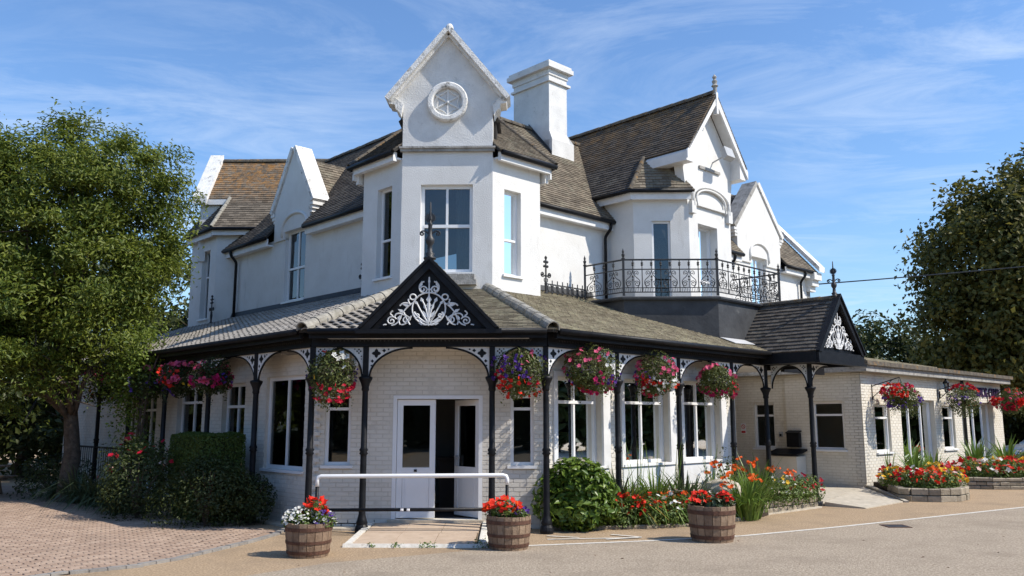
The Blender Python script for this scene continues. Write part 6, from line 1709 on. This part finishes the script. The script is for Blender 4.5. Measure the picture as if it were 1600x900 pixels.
# climber with yellow-green leaves up a veranda column
vn = thing('climbing_plant', 'sunlit yellow-green climber over the left veranda eaves and column', 'climber', tuple(VL.P(7.2, .2, 0)))
def vstem(m):
    for k in range(5):
        a = 7.0 + random.uniform(-.4, .4)
        m.tube([VL.P(a, .0, 0), VL.P(a + random.uniform(-.2, .2), .0, 1.4), VL.P(a + random.uniform(-.5, .5), .05, 2.8), VL.P(a + random.uniform(-.8, .8), -.1, 3.5)], [.03, .025, .02, .01], 5)
one('stems', 'bark', vn, vstem)
vp = []
for (a, b, z, sa, sb, sz_, n_) in ((7.1, .12, 3.2, .50, .20, .40, 1500), (7.5, -.1, 3.75, .45, .3, .30, 900), (7.0, .2, 2.4, .35, .18, .5, 800), (6.7, .1, 2.9, .40, .2, .35, 900), (8.0, .1, 3.3, .5, .25, .35, 1300), (7.6, .2, 2.7, .5, .25, .4, 1000), (7.0, .1, 1.6, .3, .2, .5, 300)):
    g = rng.normal(size=(n_, 3))
    for x in g: vp.append(tuple(VL.P(a + x[0] * sa * .8, b + x[1] * sb, z + x[2] * sz_ * .7)))
leafmesh('foliage', np.array(vp), .075, 'vine', vn, aspect=.6)
# ------------------------------------------------------------ railing and picnic table under the trees at far left
rl = thing('metal_railing', 'black metal railing between the veranda columns under the left tree', 'railing', tuple(VL.P(10, -PS, 0)))
one('top_bar', 'black_paint', rl, lambda m: m.tube([VL.P(8.4, -PS, 1.15), VL.P(13.1, -PS, 1.15)], .025, 6))
one('lower_bar', 'black_paint', rl, lambda m: m.tube([VL.P(8.4, -PS, .2), VL.P(13.1, -PS, .2)], .02, 6))
for k in range(30): one('baluster', 'black_paint', rl, lambda m: m.tube([VL.P(8.5 + k * .155, -PS, .2), VL.P(8.5 + k * .155, -PS, 1.15)], .008, 4))
for a in (12.6,):
    p = VL.P(a, hP, 0); column(p.x, p.y)
pt = thing('picnic_table', 'weathered wooden picnic table in the shade at the left edge', 'picnic table', (-13.6, 20.6, 0))
PT = Fr((-14.4, 20.3), (1, .15), (.15, -1))
for k in range(5): one('top_plank', 'oak', pt, lambda m: m.box(PT, 0, 1.7, -.38 + k * .15, -.38 + k * .15 + .14, .70, .74))
for s_ in (-1, 1):
    for k in range(2): one('seat_plank', 'oak', pt, lambda m: m.box(PT, 0, 1.7, s_ * .68 - .14 + k * .145, s_ * .68 - .005 + k * .145, .42, .46))
for a in (.3, 1.4):
    for s_ in (-1, 1): one('leg', 'oak', pt, lambda m: m.hexa([PT.P(a, s_ * .62 - .05, 0), PT.P(a + .045, s_ * .62 - .05, 0), PT.P(a + .045, s_ * .62 + .05, 0), PT.P(a, s_ * .62 + .05, 0), PT.P(a, s_ * .25 - .05, .69), PT.P(a + .045, s_ * .25 - .05, .69), PT.P(a + .045, s_ * .25 + .05, .69), PT.P(a, s_ * .25 + .05, .69)]))
    one('brace', 'oak', pt, lambda m: m.box(PT, a + .046, a + .09, -.75, .75, .36, .42))

# ------------------------------------------------------------ trees
def tree(name, base, h, crown, label, leaf, lsz, nclump, per, cr=.55, trunk_r=.2, limbs=9, aspect=.4, lean=(0, 0), zc=None, group=None, droop=0., seed=None):
    """crown: list of ellipsoids (dx,dy,z,rx,ry,rz)"""
    t = thing(name, label, 'tree', (base[0], base[1], 0), group)
    b = V((base[0], base[1], 0))
    def wood(m):
        top = V((b.x + lean[0], b.y + lean[1], h * .55))
        m.tube([b + Zd * -.1, b + Zd * .15, b.lerp(top, .33) + V((.06, .03, 0)), b.lerp(top, .66) + V((-.05, 0, 0)), top], [trunk_r * 1.5, trunk_r * 1.08, trunk_r * .92, trunk_r * .72, trunk_r * .45], 10)
        for k in range(limbs):
            e = random.choice(crown); w = random.uniform(0, 6.28); el = random.uniform(-.1, .9)
            tip = V((base[0] + e[0] + e[3] * .85 * math.cos(w) * math.cos(el), base[1] + e[1] + e[4] * .85 * math.sin(w) * math.cos(el), e[2] + e[5] * .8 * math.sin(el)))
            s = b.lerp(top, random.uniform(.45, 1.0))
            mid = s.lerp(tip, .5) + V((random.uniform(-.3, .3), random.uniform(-.3, .3), .25))
            m.tube([s, s.lerp(mid, .5) + Zd * .1, mid, mid.lerp(tip, .6), tip], [trunk_r * .42, trunk_r * .34, trunk_r * .22, trunk_r * .12, .012], 6)
            for _ in range(3):
                q0 = s.lerp(tip, random.uniform(.4, .9)); d = V((random.gauss(0, 1), random.gauss(0, 1), random.gauss(.3, .7))).normalized() * random.uniform(.5, 1.2)
                m.tube([q0, q0 + d * .6, q0 + d], [trunk_r * .14, trunk_r * .09, .008], 5)
    one('trunk', 'bark', t, wood, True)
    P = []; D = []
    vol = [e[3] * e[4] * e[5] for e in crown]; tot = sum(vol)
    for e, v in zip(crown, vol):
        n = max(4, int(nclump * v / tot))
        c, d = ellip(n, (base[0] + e[0], base[1] + e[1], e[2]), (e[3], e[4], e[5]), .42)
        for ci, di in zip(c, d):
            k = int(per * random.uniform(.6, 1.4)); r = cr * random.uniform(.6, 1.35)
            g = np.clip(rng.normal(size=(k, 3)), -1.7, 1.7) * np.array([r, r, r * .62]) * .55
            # sprays hang outwards
            g += di * np.clip(np.abs(rng.normal(size=(k, 1))), 0, 1.6) * r * .35
            g[:, 2] -= droop * np.linalg.norm(g[:, :2], axis=1)
            P.append(ci + g); D.append(np.repeat((di + np.array([0, 0, .6]))[None], k, 0))
    P = np.concatenate(P); D = np.concatenate(D)
    leafmesh('crown', P, lsz, leaf, t, nrm=D, jit=.8, aspect=aspect)
    return t
tree('acacia_tree', (-10.45, 19.25), 6.0, [(-.5, .0, 6.2, 2.5, 2.3, 2.5), (1.0, -.2, 6.9, 1.35, 1.5, 1.35), (-2.2, -.6, 5.8, 2.2, 2.0, 2.2), (.7, -.5, 4.9, 1.45, 1.4, 1.1), (-1.0, -1.2, 4.0, 2.1, 1.4, 1.1), (-2.8, -1.0, 7.1, 1.7, 1.5, 1.5), (-.2, .0, 8.1, 1.2, 1.1, .75), (-2.8, -1.2, 4.2, 1.8, 1.4, 1.4), (.2, -1.3, 3.4, 1.0, .8, .7), (-3.4, -.6, 7.7, 1.6, 1.4, 1.2), (-1.6, -1.5, 3.0, 1.3, .9, .8), (-.5, -1.5, 2.75, 1.2, .8, .6), (-2.6, -1.6, 2.8, 1.1, .8, .7), (.9, -1.0, 3.5, .8, .8, .6)],
     'large feathery yellow-green tree over the left wing', 'leaf_tree', .115, 560, 245, .44, .19, 18, .36, lean=(.1, -.2))
tree('weeping_tree', (-14.3, 18.9), 4.6, [(2.7, -.8, 2.9, .8, .8, .8), (1.4, -.6, 4.2, 1.5, 1.3, 1.2)], 'weeping foliage at the left edge below the large tree', 'leaf_tree', .11, 80, 110, .45, .12, 6, .3, droop=.8)
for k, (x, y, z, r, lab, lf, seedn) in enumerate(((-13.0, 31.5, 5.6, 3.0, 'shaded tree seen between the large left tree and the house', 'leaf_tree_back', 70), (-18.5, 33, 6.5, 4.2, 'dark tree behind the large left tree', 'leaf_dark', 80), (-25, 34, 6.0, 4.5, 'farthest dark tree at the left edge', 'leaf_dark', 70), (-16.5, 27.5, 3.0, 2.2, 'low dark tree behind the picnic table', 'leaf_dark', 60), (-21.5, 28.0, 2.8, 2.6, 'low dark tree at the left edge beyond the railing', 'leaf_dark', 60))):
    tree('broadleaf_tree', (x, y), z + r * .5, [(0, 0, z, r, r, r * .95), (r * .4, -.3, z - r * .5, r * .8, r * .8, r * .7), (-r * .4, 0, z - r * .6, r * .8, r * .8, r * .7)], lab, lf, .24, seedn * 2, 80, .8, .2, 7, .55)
tree('lime_tree', (24.3, 41), 11, [(0, 0, 8.8, 5.0, 4.5, 5.0), (-1.4, -.5, 6.2, 4.0, 3.6, 3.0), (1.5, 0, 11.2, 3.6, 3.4, 3.0), (-1.6, 0, 10.0, 3.2, 3.0, 2.6), (-2.6, -.4, 4.6, 2.6, 2.6, 2.0), (2, 0, 4.5, 4, 3.5, 2.5), (2.2, 0, 12.9, 3.2, 3.0, 2.6)],
     'tall dark olive-green tree at the right edge behind the annexe', 'leaf_right', .27, 800, 95, .95, .35, 16, .6)
for k, (x, y, z, r, lab) in enumerate(((24.6, 60, 5.4, 3.4, 'dark distant tree just right of the porch gable'), (29.0, 64, 5.0, 3.6, 'dark distant tree second right of the porch gable'), (20.5, 58, 3.2, 2.8, 'low distant tree behind the porch gable'), (30.5, 52, 3.6, 3.8, 'dark tree mass behind the annexe roof'), (36.0, 54, 5.0, 5.0, 'dark tree behind the tall right tree'), (26.5, 48, 3.0, 3.0, 'low dark tree behind the annexe lettering'), (32, 45, 3.0, 3.6, 'dark low tree behind the parked car'))):
    tree('broadleaf_tree', (x, y), z + r * .4, [(0, 0, z, r, r, r), (-r * .5, 0, z - r * .3, r * .7, r * .7, r * .75), (r * .5, 0, z - r * .3, r * .7, r * .7, r * .7)], lab, 'leaf_dark', .36, 130, 75, 1.0, .25, 6, .6)

# unseen trees added round the forecourt to darken the reflections in the window panes
wp, wn = [], []
wood = MB()
for k in range(52):
    if k < 20: x, y = -34 + k * 3.9 + random.uniform(-1, 1), random.uniform(-27, -21)
    elif k < 40: x, y = random.uniform(37, 43), -16 + (k - 20) * 3.3 + random.uniform(-1, 1)
    else: x, y = random.uniform(-37, -31), -16 + (k - 40) * 4.2 + random.uniform(-1, 1)
    h = random.uniform(6.0, 9.5); r = random.uniform(2.4, 3.3)
    wood.tube([(x, y, -.1), (x, y, h * .6)], [.3, .12], 6)
    c, d = ellip(85, (x, y, h * .5), (r, r, h * .5), .5, .1)
    for ci, di in zip(c, d):
        g = rng.normal(size=(26, 3)) * .62
        wp.append(ci + g); wn.append(np.repeat((di + np.array([0, 0, .6]))[None], 26, 0))
wd = leafmesh('added_woodland', np.concatenate(wp), .85, 'leaf_dark', None, nrm=np.concatenate(wn), aspect=.65); wd['kind'] = 'stuff'
wt = wood.build('added_woodland_trunks', 'bark', wd); wt['kind'] = 'stuff'
# ------------------------------------------------------------ parked car
car = thing('parked_car', 'silver-grey hatchback parked in the shade beyond the annexe', 'car', (20.8, 33.8, 0))
CF = Fr((18.2, 33.2), (1, .05), (.05, -1))
def loft(m, secs):
    k = len(secs[0])
    base_ = len(m.v)
    for s in secs: m.v.extend([tuple(p) for p in s])
    for i in range(len(secs) - 1):
        for j in range(k):
            m.f.append([base_ + i * k + j, base_ + i * k + (j + 1) % k, base_ + (i + 1) * k + (j + 1) % k, base_ + (i + 1) * k + j]); m.mi.append(0); m.r.append(0)
    m.f.append([base_ + j for j in range(k)][::-1]); m.mi.append(0); m.r.append(0)
    n_ = (len(secs) - 1) * k
    m.f.append([base_ + n_ + j for j in range(k)]); m.mi.append(0); m.r.append(0)
def csec(x, z0, z1, w, r=.12):
    return [CF.P(x, -w, z0), CF.P(x, -w, z1 - r), CF.P(x, -w + r, z1), CF.P(x, w - r, z1), CF.P(x, w, z1 - r), CF.P(x, w, z0)]
cb_ = one('body', 'car_paint', car, lambda m: (loft(m, [csec(0, .35, .62, .66), csec(.08, .25, .78, .80), csec(.5, .2, .88, .84), csec(1.2, .2, .95, .86), csec(3.2, .2, .96, .86), csec(3.9, .22, .92, .84), csec(4.05, .32, .7, .72)]), loft(m, [csec(.95, .9, .97, .78, .03), csec(1.55, .9, 1.40, .68, .1), csec(2.3, .9, 1.47, .68, .1), csec(3.3, .9, 1.42, .66, .1), csec(3.95, .88, .96, .72, .03)])), True)
for s_ in (1, -1):
    one('side_window', 'car_glass', cb_, lambda m: m.prism([CF.P(1.2, s_ * .80, .98), CF.P(2.05, s_ * .80, .98), CF.P(2.05, s_ * .70, 1.38), CF.P(1.62, s_ * .71, 1.34)], CF.n * (.012 * s_)))
    one('side_window', 'car_glass', cb_, lambda m: m.prism([CF.P(2.12, s_ * .80, .98), CF.P(3.3, s_ * .78, .98), CF.P(3.1, s_ * .70, 1.36), CF.P(2.12, s_ * .70, 1.39)], CF.n * (.012 * s_)))
    one('headlight', 'trim_white', cb_, lambda m: m.box(CF, .03, .2, s_ * .6 - .12, s_ * .6 + .12, .60, .72))
    one('tail_light', 'lamp_red', cb_, lambda m: m.box(CF, 3.95, 4.07, s_ * .62 - .1, s_ * .62 + .1, .66, .84))
    for a in (.75, 3.2):
        def wheel(m, r=.31, b0=.62, b1=.87):
            c = CF.P(a, 0, .31); k = len(m.v); n_ = 18
            for b in (b0, b1):
                for j in range(n_): w = 2 * math.pi * j / n_; m.v.append(tuple(CF.P(a + r * math.cos(w), s_ * b, .31 + r * math.sin(w))))
            for j in range(n_): m.f.append([k + j, k + (j + 1) % n_, k + n_ + (j + 1) % n_, k + n_ + j]); m.mi.append(0); m.r.append(0)
            m.f.append([k + j for j in range(n_)]); m.f.append([k + n_ + j for j in range(n_)]); m.mi += [0, 0]; m.r += [0, 0]
        wh = one('wheel', 'rubber', car, wheel)
        one('rim', 'plastic_grey', wh, lambda m: wheel(m, .2, .8, .88))
gr = thing('drain_cover', 'small square iron drain cover set in the forecourt right of the arrow', 'drain cover', (6.3, 15.2, 0))
one('cover_frame', 'rust_hoop', gr, lambda m: (m.box(AX, 6.1, 6.5, 15.0, 15.03, .002, .014), m.box(AX, 6.1, 6.5, 15.37, 15.4, .002, .014), m.box(AX, 6.1, 6.13, 15.03, 15.37, .002, .014), m.box(AX, 6.47, 6.5, 15.03, 15.37, .002, .014)))
one('cover_plate', 'iron_grey', gr, lambda m: m.box(AX, 6.13, 6.47, 15.03, 15.37, .001, .011))
# a few leaves fallen on the ground
fp = [(5.05, 11.15, .008), (5.1, 11.2, .01), (-1.0, 12.3, .012), (-1.8, 12.45, .012), (-2.0, 12.5, .01), (-5.9, 11.6, .035), (-4.9, 12.9, .035), (-6.4, 11.2, .035), (-5.7, 10.4, .035), (3.4, 11.2, .01), (1.2, 11.6, .01)] + [(random.uniform(-9, 8), random.uniform(10, 14), .035) for _ in range(30)]
fo = leafmesh('fallen_leaves', np.array(fp), .05, 'oak', None, nrm=np.tile([0, 0, 3.], (len(fp), 1)), jit=.4); fo['kind'] = 'stuff'
# tufts of weed along the ramp edge
wp = []
for cx_, cy_, n_, s in ((-1.95, 12.55, 40, .05), (-1.5, 12.55, 50, .06), (-.72, 12.62, 90, .07), (-2.3, 12.56, 20, .04), (-.70, 12.9, 40, .05)):
    g = rng.normal(size=(n_, 3)) * s; g[:, 2] = np.abs(g[:, 2]) * .6
    wp += [tuple(x) for x in np.array([cx_, cy_, .01]) + g]
wo = leafmesh('weeds', np.array(wp), .05, 'blade', None, aspect=.3); wo['kind'] = 'stuff'
